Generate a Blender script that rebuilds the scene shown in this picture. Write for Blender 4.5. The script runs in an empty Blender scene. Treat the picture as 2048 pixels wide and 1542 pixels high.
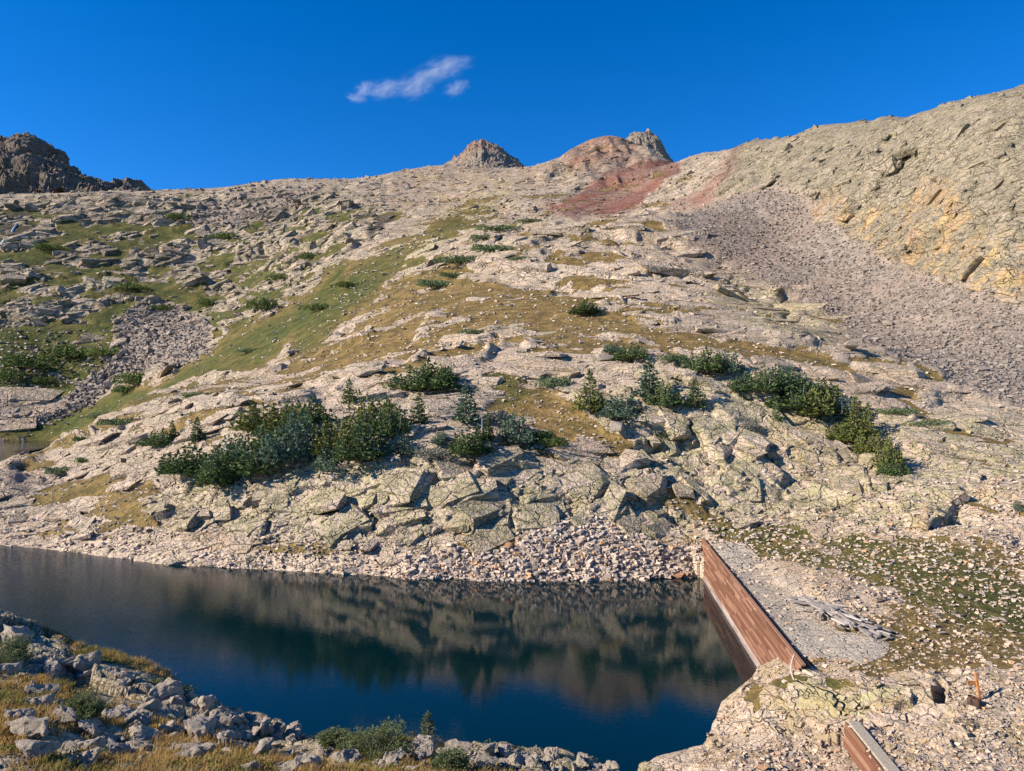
import bpy, bmesh, math, random
import numpy as np
from mathutils import Vector, Matrix, Euler

# ------------------------------------------------------------------ camera, sky, sun, exposure
F, YH, CX, CZ = 1462.0, 815.0, 1024.0, 18.0      # focal length and horizon in photo pixels; eye height above the lake
scene = bpy.context.scene
cam_data = bpy.data.cameras.new("camera")
cam_data.sensor_width = 36.0
cam_data.lens = 36.0 * F / 2048.0
cam_data.shift_y = (YH - 771.0) / 2048.0
cam_data.clip_start = 0.3
cam_data.clip_end = 20000.0
cam = bpy.data.objects.new("camera", cam_data)
cam.location = (0, 0, CZ)
cam.rotation_euler = (math.radians(90), 0, 0)
scene.collection.objects.link(cam)
scene.camera = cam

SUN = Vector((-0.85, -0.20, 0.48)).normalized()   # direction towards the sun
world = bpy.data.worlds.new("World")
scene.world = world
world.use_nodes = True
wn = world.node_tree
wn.nodes.clear()
sky = wn.nodes.new("ShaderNodeTexSky")
sky.sky_type = 'NISHITA'
sky.sun_disc = False
sky.sun_elevation = math.asin(SUN.z)
sky.sun_rotation = math.atan2(SUN.x, SUN.y)
sky.altitude = 3600
sky.air_density = 1.1
sky.dust_density = 0.0
sky.ozone_density = 4.0
bg = wn.nodes.new("ShaderNodeBackground")
bg.inputs["Strength"].default_value = 0.11
wo = wn.nodes.new("ShaderNodeOutputWorld")
hsv = wn.nodes.new("ShaderNodeHueSaturation")
hsv.inputs["Saturation"].default_value = 1.32
hsv.inputs["Hue"].default_value = 0.507
wn.links.new(sky.outputs[0], hsv.inputs["Color"])
wn.links.new(hsv.outputs[0], bg.inputs["Color"])
wn.links.new(bg.outputs[0], wo.inputs["Surface"])

sl = bpy.data.lights.new("sun", 'SUN')
sl.energy = 5.0
sl.angle = math.radians(0.53)
sl.color = (1.0, 0.89, 0.74)
sun = bpy.data.objects.new("sun", sl)
sun.rotation_euler = SUN.to_track_quat('Z', 'Y').to_euler()
sun.location = (-60, -20, 80)
scene.collection.objects.link(sun)

vs = scene.view_settings
vs.view_transform = 'Standard'
vs.look = 'None'
vs.exposure = 0.92
vs.gamma = 1.0
vs.use_curve_mapping = False
scene.cycles.use_denoising = True
scene.cycles.max_bounces = 6
scene.cycles.diffuse_bounces = 2
scene.cycles.transparent_max_bounces = 8
scene.cycles.volume_bounces = 0
scene.cycles.caustics_reflective = False
scene.cycles.caustics_refractive = False

rng = np.random.default_rng(11)
random.seed(5)

# ------------------------------------------------------------------ helpers
def link(o, parent=None):
    scene.collection.objects.link(o)
    if parent is not None:
        o.parent = parent
    return o

def tag(o, label=None, cat=None, group=None, kind=None):
    if label: o["label"] = label
    if cat: o["category"] = cat
    if group: o["group"] = group
    if kind: o["kind"] = kind
    return o

def mesh_from(name, verts, faces, mat=None, smooth=False):
    """verts (n,3) array, faces (m,k) array of one polygon size"""
    verts = np.ascontiguousarray(verts, np.float32)
    faces = np.ascontiguousarray(faces, np.int32)
    me = bpy.data.meshes.new(name)
    m, k = faces.shape
    me.vertices.add(len(verts)); me.vertices.foreach_set("co", verts.ravel())
    me.loops.add(m * k); me.loops.foreach_set("vertex_index", faces.ravel())
    me.polygons.add(m)
    me.polygons.foreach_set("loop_start", np.arange(0, m * k, k, dtype=np.int32))
    me.polygons.foreach_set("use_smooth", np.full(m, smooth, bool))
    me.update(calc_edges=True)
    if mat: me.materials.append(mat)
    return me

def add_attr(me, name, rgb):
    a = me.attributes.new(name, 'FLOAT_COLOR', 'POINT')
    c = np.ones((len(me.vertices), 4), np.float32)
    c[:, :rgb.shape[1]] = rgb
    a.data.foreach_set("color", c.ravel())

def empty(name, loc=(0, 0, 0)):
    o = bpy.data.objects.new(name, None)
    o.empty_display_size = 0.1
    o.location = loc
    return link(o)

def at_pix(px, py, d):
    return np.array([d * (px - CX) / F, d, CZ + d * (YH - py) / F])

def sstep(a, b, x):
    t = np.clip((x - a) / (b - a), 0, 1)
    return t * t * (3 - 2 * t)

# --- numpy noise
def h3(ix, iy, iz, seed):
    n = (ix.astype(np.uint32) * np.uint32(374761393) + iy.astype(np.uint32) * np.uint32(668265263)
         + iz.astype(np.uint32) * np.uint32(2147483647) + np.uint32(seed * 144269 + 1013))
    n = (n ^ (n >> np.uint32(13))) * np.uint32(1274126177)
    n = n ^ (n >> np.uint32(16))
    n = n * np.uint32(2246822519)
    n = n ^ (n >> np.uint32(15))
    return (n & np.uint32(0xFFFFFF)).astype(np.float32) / np.float32(0xFFFFFF)

def vnoise(P, seed=0):
    i = np.floor(P).astype(np.int32)
    f = (P - i).astype(np.float32)
    u = f * f * f * (f * (f * 6 - 15) + 10)
    ix, iy, iz = i[:, 0], i[:, 1], i[:, 2]
    r = 0
    for dx in (0, 1):
        wx = u[:, 0] if dx else 1 - u[:, 0]
        for dy in (0, 1):
            wy = wx * (u[:, 1] if dy else 1 - u[:, 1])
            for dz in (0, 1):
                r = r + h3(ix + dx, iy + dy, iz + dz, seed) * wy * (u[:, 2] if dz else 1 - u[:, 2])
    return r * 2 - 1

def fbm(P, octs=4, seed=0, gain=0.5, ridged=False):
    a, s, r = 1.0, 1.0, 0
    tot = 0
    for o in range(octs):
        n = vnoise(P * s + 17.3 * o, seed + o)
        if ridged: n = 1 - 2 * np.abs(n)
        r = r + a * n; tot += a
        a *= gain; s *= 2.03
    return r / tot

def voro(P, seed=0):
    """-> F1, F2, cell rand, (tilt dot offset), second rand"""
    P = P.astype(np.float32)
    i = np.floor(P).astype(np.int32)
    f = P - i
    n = len(P)
    d1 = np.full(n, 9., np.float32); d2 = np.full(n, 9., np.float32)
    cell = np.zeros((n, 3), np.int32); off = np.zeros((n, 3), np.float32)
    for dx in (-1, 0, 1):
        for dy in (-1, 0, 1):
            for dz in (-1, 0, 1):
                c0, c1, c2 = i[:, 0] + dx, i[:, 1] + dy, i[:, 2] + dz
                ox = dx + h3(c0, c1, c2, seed) - f[:, 0]
                oy = dy + h3(c0, c1, c2, seed + 1) - f[:, 1]
                oz = dz + h3(c0, c1, c2, seed + 2) - f[:, 2]
                ax, ay, az = np.abs(ox), np.abs(oy), np.abs(oz)
                d = np.maximum(np.maximum(ax, ay), az) + 0.30 * (ax + ay + az)
                m = d < d1
                d2 = np.where(m, d1, np.minimum(d2, d))
                d1 = np.where(m, d, d1)
                cell[m, 0] = c0[m]; cell[m, 1] = c1[m]; cell[m, 2] = c2[m]
                off[m, 0] = ox[m]; off[m, 1] = oy[m]; off[m, 2] = oz[m]
    r = h3(cell[:, 0], cell[:, 1], cell[:, 2], seed + 7)
    t = sum((h3(cell[:, 0], cell[:, 1], cell[:, 2], seed + 8 + k) * 2 - 1) * off[:, k] for k in range(3))
    r2 = h3(cell[:, 0], cell[:, 1], cell[:, 2], seed + 12)
    return d1, d2, r, t, r2

JR = np.array(Euler((0.35, -0.25, 0.6)).to_matrix())
def block_h(P, seed):
    P = P @ JR.T
    d1, d2, r, t, r2 = voro(P, seed)
    crack = np.exp(-(d2 - d1) / 0.05)
    return (r - 0.5) * 1.1 + t * 1.3 - 0.35 * crack, r2, crack

# --- polygons in photo pixels
def poly_sd(px, py, pts):
    """signed distance, positive inside"""
    pts = np.array(pts, np.float32)
    n = len(pts)
    best = np.full(px.shape, 1e9, np.float32)
    inside = np.zeros(px.shape, bool)
    for k in range(n):
        x1, y1 = pts[k]; x2, y2 = pts[(k + 1) % n]
        ex, ey = x2 - x1, y2 - y1
        t = np.clip(((px - x1) * ex + (py - y1) * ey) / max(ex * ex + ey * ey, 1e-9), 0, 1)
        dd = (px - x1 - t * ex) ** 2 + (py - y1 - t * ey) ** 2
        best = np.minimum(best, dd)
        c = (y1 > py) != (y2 > py)
        if abs(ey) > 1e-9:
            c = c & (px < ex * (py - y1) / ey + x1)
            inside ^= c
    best = np.sqrt(best)
    return np.where(inside, best, -best)

def pm(px, py, pts, soft=15.0):
    return sstep(-soft, soft, poly_sd(px, py, pts))

def ell(px, py, cx, cy, rx, ry, ang=0.0):
    a = math.radians(ang)
    dx, dy = px - cx, py - cy
    u = (dx * math.cos(a) + dy * math.sin(a)) / rx
    v = (-dx * math.sin(a) + dy * math.cos(a)) / ry
    return 1 - sstep(0.6, 1.15, np.sqrt(u * u + v * v))
# ------------------------------------------------------------------ materials
class NT:
    def __init__(s, name):
        s.m = bpy.data.materials.new(name)
        s.m.use_nodes = True
        s.t = s.m.node_tree
        s.t.nodes.clear()
        s.out = s.n("ShaderNodeOutputMaterial")
    def n(s, typ, **kw):
        nd = s.t.nodes.new(typ)
        for k, v in kw.items():
            setattr(nd, k, v)
        return nd
    def l(s, a, b):
        s.t.links.new(a, b)
    def put(s, sock, v):
        if isinstance(v, bpy.types.NodeSocket): s.l(v, sock)
        elif isinstance(v, tuple) and len(v) == 3: sock.default_value = (*v, 1.0)
        else: sock.default_value = v
    def mix(s, fac, a, b, mode='MIX'):
        nd = s.n("ShaderNodeMix", data_type='RGBA', blend_type=mode)
        s.put(nd.inputs[0], fac); s.put(nd.inputs[6], a); s.put(nd.inputs[7], b)
        return nd.outputs[2]
    def math(s, op, a, b=0.0, clamp=False):
        nd = s.n("ShaderNodeMath", operation=op, use_clamp=clamp)
        s.put(nd.inputs[0], a); s.put(nd.inputs[1], b)
        return nd.outputs[0]
    def noise(s, vec, scale, detail=3.0, rough=0.55, dist=0.0):
        nd = s.n("ShaderNodeTexNoise")
        if vec is not None: s.l(vec, nd.inputs["Vector"])
        nd.inputs["Scale"].default_value = scale
        nd.inputs["Detail"].default_value = detail
        nd.inputs["Roughness"].default_value = rough
        nd.inputs["Distortion"].default_value = dist
        return nd.outputs["Fac"]
    def vor(s, vec, scale, feature='F1', out="Distance"):
        nd = s.n("ShaderNodeTexVoronoi", feature=feature)
        if vec is not None: s.l(vec, nd.inputs["Vector"])
        nd.inputs["Scale"].default_value = scale
        return nd.outputs[out]
    def ramp(s, fac, lo, hi):
        nd = s.n("ShaderNodeMapRange", interpolation_type='SMOOTHSTEP')
        s.l(fac, nd.inputs[0]); nd.inputs[1].default_value = lo; nd.inputs[2].default_value = hi
        return nd.outputs[0]
    def geo(s): return s.n("ShaderNodeNewGeometry").outputs["Position"]
    def obj(s): return s.n("ShaderNodeTexCoord").outputs["Object"]
    def rnd(s): return s.n("ShaderNodeObjectInfo").outputs["Random"]
    def attr(s, name):
        nd = s.n("ShaderNodeAttribute", attribute_name=name)
        sp = s.n("ShaderNodeSeparateColor")
        s.l(nd.outputs["Color"], sp.inputs[0])
        return sp.outputs[0], sp.outputs[1], sp.outputs[2]
    def mapping(s, vec, scale=(1, 1, 1), rot=(0, 0, 0)):
        nd = s.n("ShaderNodeMapping")
        s.l(vec, nd.inputs[0]); nd.inputs["Scale"].default_value = scale; nd.inputs["Rotation"].default_value = rot
        return nd.outputs[0]
    def bump(s, h, strength=0.5, dist=0.05, nrm=None):
        nd = s.n("ShaderNodeBump")
        s.l(h, nd.inputs["Height"]); nd.inputs["Strength"].default_value = strength
        nd.inputs["Distance"].default_value = dist
        if nrm is not None: s.l(nrm, nd.inputs["Normal"])
        return nd.outputs[0]
    def finish(s, col, rough=0.9, nrm=None, spec=0.15, metal=0.0):
        b = s.n("ShaderNodeBsdfPrincipled")
        s.put(b.inputs["Base Color"], col); s.put(b.inputs["Roughness"], rough)
        b.inputs["Specular IOR Level"].default_value = spec
        b.inputs["Metallic"].default_value = metal
        if nrm is not None: s.l(nrm, b.inputs["Normal"])
        s.l(b.outputs[0], s.out.inputs["Surface"])
        return s.m

def terrain_material(name, fine):
    """fine = size in metres of the smallest relief worth drawing"""
    t = NT(name)
    P = t.geo()
    grass, talus, cell = t.attr("m1")
    red, orange, lich = t.attr("m2")
    green, pale, gravel = t.attr("m3")
    cliffm, wet_dark, dark = t.attr("m4")
    n1 = t.noise(P, 0.05 / fine, 4, 0.6)
    n2 = t.noise(P, 0.35 / fine, 4, 0.65)
    n3 = t.noise(P, 1.6 / fine, 3, 0.7)
    # bare rock: pink-buff and grey beds
    rock = t.mix(t.ramp(n1, 0.32, 0.68), (0.34, 0.275, 0.215), (0.42, 0.30, 0.215))
    rock = t.mix(t.math('MULTIPLY', t.ramp(cell, 0.15, 0.95), 0.75), rock, (0.47, 0.365, 0.28))
    rock = t.mix(t.math('MULTIPLY', t.ramp(n2, 0.50, 0.78), 0.6), rock, (0.17, 0.145, 0.115))
    rock = t.mix(t.math('MULTIPLY', t.ramp(n2, 0.52, 0.28), 0.35), rock, (0.50, 0.40, 0.31))
    rock = t.mix(pale, rock, (0.56, 0.43, 0.325))
    # weathered cliff: tan and grey with upright streaks
    Pv = t.mapping(P, (1.0, 1.0, 0.22))
    cs = t.noise(Pv, 0.22 / fine, 4, 0.65); cs2 = t.noise(Pv, 0.8 / fine, 3, 0.65)
    cl = t.mix(t.ramp(cs, 0.35, 0.65), (0.165, 0.138, 0.10), (0.29, 0.235, 0.165))
    cl = t.mix(t.math('MULTIPLY', t.ramp(cs2, 0.48, 0.68), 0.6), cl, (0.15, 0.14, 0.12))
    cl = t.mix(t.math('MULTIPLY', t.ramp(cs2, 0.48, 0.32), 0.45), cl, (0.37, 0.30, 0.21))
    rock = t.mix(t.math('MULTIPLY', cliffm, 0.85), rock, cl)
    # map lichen, mottled
    lm = t.math('MULTIPLY', lich, t.ramp(t.math('ADD', n3, t.math('MULTIPLY', n2, 0.8)), 0.78, 1.0))
    rock = t.mix(t.math('MULTIPLY', lm, 0.85, True), rock, (0.39, 0.355, 0.165))
    n4 = t.noise(P, 4.5 / fine, 3, 0.75)
    rock = t.mix(t.math('MULTIPLY', t.ramp(n3, 0.54, 0.68), 0.5), rock, (0.13, 0.115, 0.095))
    rock = t.mix(t.math('MULTIPLY', t.ramp(n4, 0.52, 0.64), 0.45), rock, (0.14, 0.125, 0.105))
    rock = t.mix(t.math('MULTIPLY', t.ramp(n4, 0.48, 0.36), 0.4), rock, (0.56, 0.47, 0.37))
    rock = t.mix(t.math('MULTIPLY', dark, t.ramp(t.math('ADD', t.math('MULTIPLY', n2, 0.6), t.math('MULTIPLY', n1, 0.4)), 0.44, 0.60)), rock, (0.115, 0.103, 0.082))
    # iron staining
    om = t.math('MULTIPLY', orange, t.ramp(t.math('ADD', t.math('MULTIPLY', n2, 0.45), t.math('MULTIPLY', cs, 0.55)), 0.46, 0.60))
    rock = t.mix(t.math('MULTIPLY', om, 0.85, True), rock, t.mix(t.ramp(n2, 0.35, 0.65), (0.33, 0.145, 0.06), (0.43, 0.31, 0.145)))
    # scree
    stone = t.vor(P, 0.9 / fine, 'F1', "Color")
    sp = t.n("ShaderNodeSeparateColor"); t.l(stone, sp.inputs[0])
    scree = t.mix(sp.outputs[0], (0.15, 0.125, 0.108), (0.27, 0.225, 0.19))
    scree = t.mix(t.math('MULTIPLY', t.ramp(n1, 0.4, 0.65), 0.5), scree, (0.22, 0.155, 0.12))
    col = t.mix(t.math('MULTIPLY', talus, 0.9, True), rock, scree)
    rm = t.mix(t.ramp(n1, 0.35, 0.7), (0.125, 0.055, 0.043), (0.24, 0.078, 0.042))
    col = t.mix(t.math('MULTIPLY', red, 0.92, True), col, t.mix(sp.outputs[1], rm, t.mix(0.35, rm, (0.30, 0.22, 0.19))))
    # pale gravel
    gv = t.mix(t.ramp(t.noise(P, 6 / fine, 2, 0.8), 0.35, 0.65), (0.33, 0.28, 0.22), (0.52, 0.45, 0.355))
    col = t.mix(gravel, col, gv)
    # turf
    tg = t.mix(t.ramp(n2, 0.35, 0.68), (0.036, 0.050, 0.012), (0.100, 0.098, 0.026))
    tb = t.mix(t.ramp(n2, 0.35, 0.68), (0.125, 0.085, 0.032), (0.25, 0.165, 0.062))
    turf = t.mix(green, tb, tg)
    turf = t.mix(t.math('MULTIPLY', t.ramp(n3, 0.50, 0.66), 0.65), turf, (0.038, 0.038, 0.014))
    gm = t.ramp(t.math('ADD', grass, t.math('MULTIPLY', t.math('SUBTRACT', n3, 0.5), 0.9)), 0.42, 0.58)
    col = t.mix(gm, col, turf)
    col = t.mix(t.math('MULTIPLY', wet_dark, 0.85), col, (0.035, 0.03, 0.028))
    # relief
    nv = t.n("ShaderNodeTexNoise"); t.l(P, nv.inputs["Vector"]); nv.inputs["Scale"].default_value = 0.45 / fine; nv.inputs["Detail"].default_value = 3
    wa = t.n("ShaderNodeVectorMath", operation='MULTIPLY_ADD'); t.l(nv.outputs["Color"], wa.inputs[0]); wa.inputs[1].default_value = (2.6 * fine,) * 3; t.l(P, wa.inputs[2])
    Pw = t.mapping(wa.outputs[0], (0.8, 0.8, 2.0), (0.3, -0.35, 0.5))
    j1 = t.vor(Pw, 0.22 / fine, 'DISTANCE_TO_EDGE'); j2 = t.vor(Pw, 0.75 / fine, 'DISTANCE_TO_EDGE')
    vb = t.math('ADD', t.ramp(j1, 0.0, 0.035), t.math('MULTIPLY', t.ramp(j2, 0.0, 0.05), 0.5))
    vs_ = t.vor(P, 0.9 / fine, 'F1', "Distance")
    hgt = t.math('ADD', t.math('MULTIPLY', vb, t.math('MULTIPLY', t.math('SUBTRACT', 1.0, gm), t.math('SUBTRACT', 0.85, t.math('MULTIPLY', talus, 0.8)))),
                 t.math('MULTIPLY', n2, 1.1))
    hgt = t.math('ADD', hgt, t.math('MULTIPLY', n3, 0.7))
    hgt = t.math('SUBTRACT', hgt, t.math('MULTIPLY', vs_, t.math('MULTIPLY', talus, 0.8)))
    return t.finish(col, 0.93, t.bump(hgt, 1.0, 0.42 * fine), 0.12)

# ------------------------------------------------------------------ terrain: one height field seen as slopes over (pixel column, log depth)
def tps_fit(pts, lam=2e-4):
    A = np.array(pts, float)
    U = np.c_[A[:, 0] / 300.0, np.log(A[:, 1]) / 0.25]
    n = len(A)
    r2 = ((U[:, None] - U[None]) ** 2).sum(-1)
    K = 0.5 * r2 * np.log(np.maximum(r2, 1e-12)) + lam * n * np.eye(n)
    Pm = np.c_[np.ones(n), U]
    M = np.block([[K, Pm], [Pm.T, np.zeros((3, 3))]])
    w = np.linalg.solve(M, np.r_[A[:, 2], 0, 0, 0])
    def ev(px, s):
        sh = px.shape
        Q = np.c_[px.ravel() / 300.0, s.ravel() / 0.25]
        out = np.empty(len(Q))
        for a in range(0, len(Q), 40000):
            q = Q[a:a + 40000]
            r2 = ((q[:, None] - U[None]) ** 2).sum(-1)
            out[a:a + 40000] = (0.5 * r2 * np.log(np.maximum(r2, 1e-12))) @ w[:n] + np.c_[np.ones(len(q)), q] @ w[n:]
        return out.reshape(sh)
    return ev

def Pp(px, py, d): return (px, d, (YH - py) / F)          # a point seen at a pixel
def Zp(px, d, z): return (px, d, (z - CZ) / d)            # a point known by its height

C = []
def row(f, items):
    for it in items: C.append(f(*it))
# bank right of the dam, spillway corner
row(Zp, [(1560, 41, 3.0), (1700, 39.4, 3.3), (1850, 39.4, 3.6), (1950, 39.6, 3.9), (2048, 40.3, 4.2), (2300, 40, 4.6),
         (1640, 43.0, 3.4), (1720, 44, 3.45), (1760, 48.7, 3.5), (1500, 67, 3.5), (1560, 58, 3.5), (1620, 52, 3.5), (1440, 75, 3.6),
         (1540, 42.3, 1.9), (1600, 38.6, 2.0), (1500, 38.2, 0.9), (1450, 36.3, 0.6), (1600, 35.4, 0.9), (1660, 35.6, 1.4),
         (1850, 34.9, 2.9), (2048, 34.2, 3.3), (1850, 31.5, 2.4), (2048, 31.5, 2.5), (2300, 31.5, 2.6), (1600, 31, 0.7), (1450, 31, 0.4),
         (1450, 26, 0.2), (1850, 26, 1.8), (2300, 26, 2.0), (1250, 31, -1), (600, 40, -7), (0, 40, -7), (-300, 40, -7), (1200, 50, -5), (600, 60, -7), (0, 60, -7), (-400, 60, -7), (1200, 26, -1)])
row(Pp, [(2048, 1300, 45), (1900, 1290, 46), (1850, 1220, 51), (2048, 1200, 55), (2048, 1100, 66), (1850, 1120, 64), (1700, 1100, 71), (1560, 1075, 80),
         (2048, 1000, 76), (1850, 1000, 80), (1700, 1000, 84), (1500, 1000, 87), (2048, 850, 100), (1850, 880, 97), (1700, 870, 101), (1500, 850, 104),
         (2300, 1200, 55), (2300, 1000, 76), (2300, 850, 98), (2300, 1300, 45)])
# far shore of the lake
row(Pp, [(-400, 1063, 106), (-150, 1078, 100), (0, 1090, 95.7), (200, 1111, 89), (330, 1128, 84.1), (470, 1137, 81.7), (620, 1146, 79.5), (800, 1155, 77.4),
         (1000, 1160, 76.3), (1200, 1160, 76.3), (1390, 1158, 76.7)])
row(Pp, [(1400, 1085, 79.5), (1300, 1060, 81), (1200, 1055, 82), (1000, 1040, 82), (1000, 935, 88), (1200, 930, 92), (1380, 1010, 86), (800, 1050, 83), (800, 935, 89),
         (620, 1030, 86), (620, 930, 93), (500, 1000, 91), (500, 940, 97), (300, 1000, 97), (200, 1040, 97), (330, 930, 109), (150, 970, 117), (0, 1035, 105), (0, 985, 117),
         (-200, 985, 118), (-400, 985, 122), (60, 930, 140), (140, 886, 166), (200, 840, 186), (300, 795, 188), (400, 778, 195), (520, 742, 218)])
# behind the promontory, the lake arm
row(Zp, [(0, 135, 3), (0, 160, -2), (-300, 150, 0), (-300, 190, -4), (60, 165, 3), (60, 195, -2.5), (130, 205, 2), (110, 260, -3), (0, 250, -5), (-300, 270, -5), (0, 330, -4), (-300, 350, -4),
         (200, 230, 10), (180, 300, 4), (300, 250, 17), (300, 310, 20), (400, 250, 24), (500, 270, 32)])
row(Pp, [(0, 880, 405), (120, 880, 405), (-300, 880, 405), (0, 850, 415), (150, 845, 400), (-300, 850, 415)])
# knoll
row(Pp, [(700, 850, 107), (500, 860, 109), (360, 870, 118), (950, 850, 105), (1100, 850, 105), (1300, 850, 103), (1300, 700, 140), (1100, 700, 145), (900, 750, 130), (700, 750, 150),
         (600, 755, 176), (1500, 715, 136), (1700, 800, 114), (1900, 860, 101), (2048, 885, 97), (1000, 650, 185), (800, 650, 215), (1300, 620, 195), (1600, 650, 170), (1800, 720, 145),
         (2048, 800, 121), (2300, 830, 115), (1150, 550, 260), (900, 520, 330), (1400, 530, 255), (1150, 430, 360), (1300, 428, 365), (980, 432, 420), (1440, 450, 320), (650, 645, 285), (760, 540, 370)])
row(Zp, [(1150, 410, 112), (1300, 410, 114), (1020, 480, 132)])
# scree and the right-hand cliff
row(Pp, [(1800, 620, 195), (1800, 520, 230), (1900, 680, 160), (1900, 560, 190), (2048, 700, 142), (2048, 612, 160), (2300, 700, 135), (2300, 640, 148), (1720, 480, 265), (1700, 570, 230), (1650, 420, 310),
         (1560, 372, 370), (1550, 470, 310), (1450, 388, 430), (2048, 400, 177), (2048, 260, 208), (2048, 182, 258), (2300, 400, 165), (2300, 130, 245), (1900, 400, 212), (1900, 290, 243), (1900, 213, 300),
         (1750, 390, 276), (1750, 290, 318), (1750, 225, 380), (1620, 330, 370), (1620, 247, 450), (1500, 310, 480), (1500, 277, 540), (1400, 303, 640), (1400, 345, 540), (1345, 317, 760), (1345, 345, 690)])
row(Zp, [(2048, 340, 145), (2300, 340, 150), (1900, 400, 160), (1750, 500, 190), (1620, 580, 215), (1500, 700, 230), (1400, 820, 240), (1345, 950, 260), (2048, 700, 150), (1750, 900, 180)])
# red peak and back wall
row(Pp, [(1250, 392, 560), (1150, 412, 510), (1290, 345, 690), (1215, 271, 830), (1180, 287, 810), (1130, 312, 780), (1215, 330, 740), (1250, 284, 820), (1300, 305, 790), (1100, 326, 760), (1060, 337, 800), (1060, 400, 540), (1000, 380, 640),
         (890, 336, 900), (960, 338, 880), (800, 347, 850), (700, 358, 800), (560, 357, 780), (450, 372, 800), (290, 380, 800), (150, 380, 780), (0, 388, 770), (-300, 388, 770), (850, 385, 700),
         (450, 600, 520), (450, 500, 620), (450, 430, 700), (200, 600, 520), (200, 500, 620), (200, 430, 690), (0, 600, 510), (0, 500, 600), (0, 430, 690), (-300, 500, 600), (-300, 700, 450), (200, 700, 460),
         (0, 700, 450), (0, 800, 425), (300, 755, 400), (200, 800, 420), (350, 700, 400), (450, 705, 330), (550, 610, 400), (600, 530, 490), (700, 465, 550), (800, 435, 560), (650, 420, 650)])
row(Zp, [(px, d * 1.25, CZ + d * (YH - py) / F - 30) for px, py, d in [(890, 336, 900), (700, 358, 800), (450, 372, 800), (200, 380, 790), (-100, 388, 770), (1215, 271, 830), (1100, 326, 790)]])
field = tps_fit(C)

NCOL_IN, NROW = 980, 660
cols = np.concatenate([np.linspace(-330, -12, 60, endpoint=False), np.linspace(-12, 2060, NCOL_IN), np.linspace(2060, 2330, 52)[1:]])
NC = len(cols)
gpx = np.linspace(-330, 2330, 267)
S0, S1 = math.log(25.0), math.log(1100.0)
gs = np.linspace(S0, S1, 620)
GE = field(*np.meshgrid(gpx, gs, indexing='ij'))
# columns by linear interpolation between the coarse ones
ci = np.interp(cols, gpx, np.arange(len(gpx)))
c0 = np.minimum(ci.astype(int), len(gpx) - 2); cf = (ci - c0)[:, None]
E = GE[c0] * (1 - cf) + GE[c0 + 1] * cf                       # NC x 620
run = np.maximum.accumulate(E, axis=1)
dE = np.abs(np.diff(E, axis=1, prepend=E[:, :1])) * F
zz = CZ + np.exp(gs)[None] * E
w = dE * np.where(E >= run - 0.004, 1.0, 0.15) * np.where(zz < -1.2, 0.25, 1.0)
w = w + 0.22 * w.sum(1, keepdims=True) / len(gs)
M = np.cumsum(w, axis=1); M = (M - M[:, :1]) / (M[:, -1:] - M[:, :1])
S = np.empty((NC, NROW)); EE = np.empty((NC, NROW))
tt = np.linspace(0, 1, NROW)
for k in range(NC):
    S[k] = np.interp(tt, M[k], gs)
kern = np.exp(-0.5 * (np.arange(-6, 7) / 3.0) ** 2); kern /= kern.sum()
Sp = np.pad(S, ((6, 6), (0, 0)), mode='edge')
S = sum(kern[j] * Sp[j:j + NC] for j in range(13))
for k in range(NC):
    EE[k] = np.interp(S[k], gs, E[k])
D = np.exp(S)
PX = np.repeat(cols[:, None], NROW, 1)
X = D * (PX - CX) / F
Y = D.copy()
Z = CZ + D * EE

# the lake carved out of the field: outline in metres on the water plane
def wpt(px, py):
    d = CZ * F / (py - YH)
    return (d * (px - CX) / F, d)
LAKE = [wpt(*p) for p in [(-900, 1040), (-400, 1063), (-150, 1078), (0, 1090), (90, 1098), (200, 1111), (330, 1128), (470, 1137), (540, 1139), (620, 1146), (720, 1148), (800, 1155), (900, 1156), (1000, 1160),
                          (1200, 1160), (1300, 1158), (1402, 1155), (1523, 1353), (1530, 1366), (1502, 1401), (1442, 1416), (1428, 1450), (1410, 1490), (1350, 1512), (1290, 1529)]]
LAKE += [(5.0, 25.0), (-20, 20), (-60, 20), (-150, 60)]
ARM = [(405 * (-900 - CX) / F, 405), (405 * (-300 - CX) / F, 405), (400 * (0 - CX) / F, 400), (400 * (80 - CX) / F, 400), (388 * (138 - CX) / F, 388), (300 * (128 - CX) / F, 300), (215 * (95 - CX) / F, 215), (170 * (40 - CX) / F, 170),
       (150 * (-40 - CX) / F, 150), (150 * (-500 - CX) / F, 150)]
WOB = np.c_[X.ravel() * 0.35, Y.ravel() * 0.35, np.zeros(X.size)]
shore_n = (fbm(WOB, 3, 3) * 0.9).reshape(X.shape)
sdl = poly_sd(X, Y, LAKE)
sda = poly_sd(X, Y, ARM)
dam_side = (X > 11) & (Y > 42) & (Y < 82)
sdl_n = np.where(dam_side, sdl, sdl + shore_n * np.clip(Y / 80, 0.2, 1))
near_lake = sdl > -14
Zl = np.where(sdl_n > 0, np.maximum(-9.0, np.where(dam_side & (X > 14.5), -1.2 - sdl_n * 0.6, -0.42 * sdl_n)), np.maximum(Z, np.minimum(-sdl_n * 0.30, 1.2)))
Z = np.where(near_lake, Zl, Z)
Z = np.where(near_lake & (Y > 70) & (sdl_n <= 0) & (X < 19.5), np.minimum(Z, 0.06 - 0.62 * sdl_n + 0.15 * sdl_n ** 2), Z)
sda_n = sda + shore_n * 3
Z = np.where(sda_n > 0, np.maximum(-6.0, -0.25 * sda_n), np.where((sda_n > -20) & (Y > 250), np.maximum(Z, -0.16 * sda_n), Z))
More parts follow.
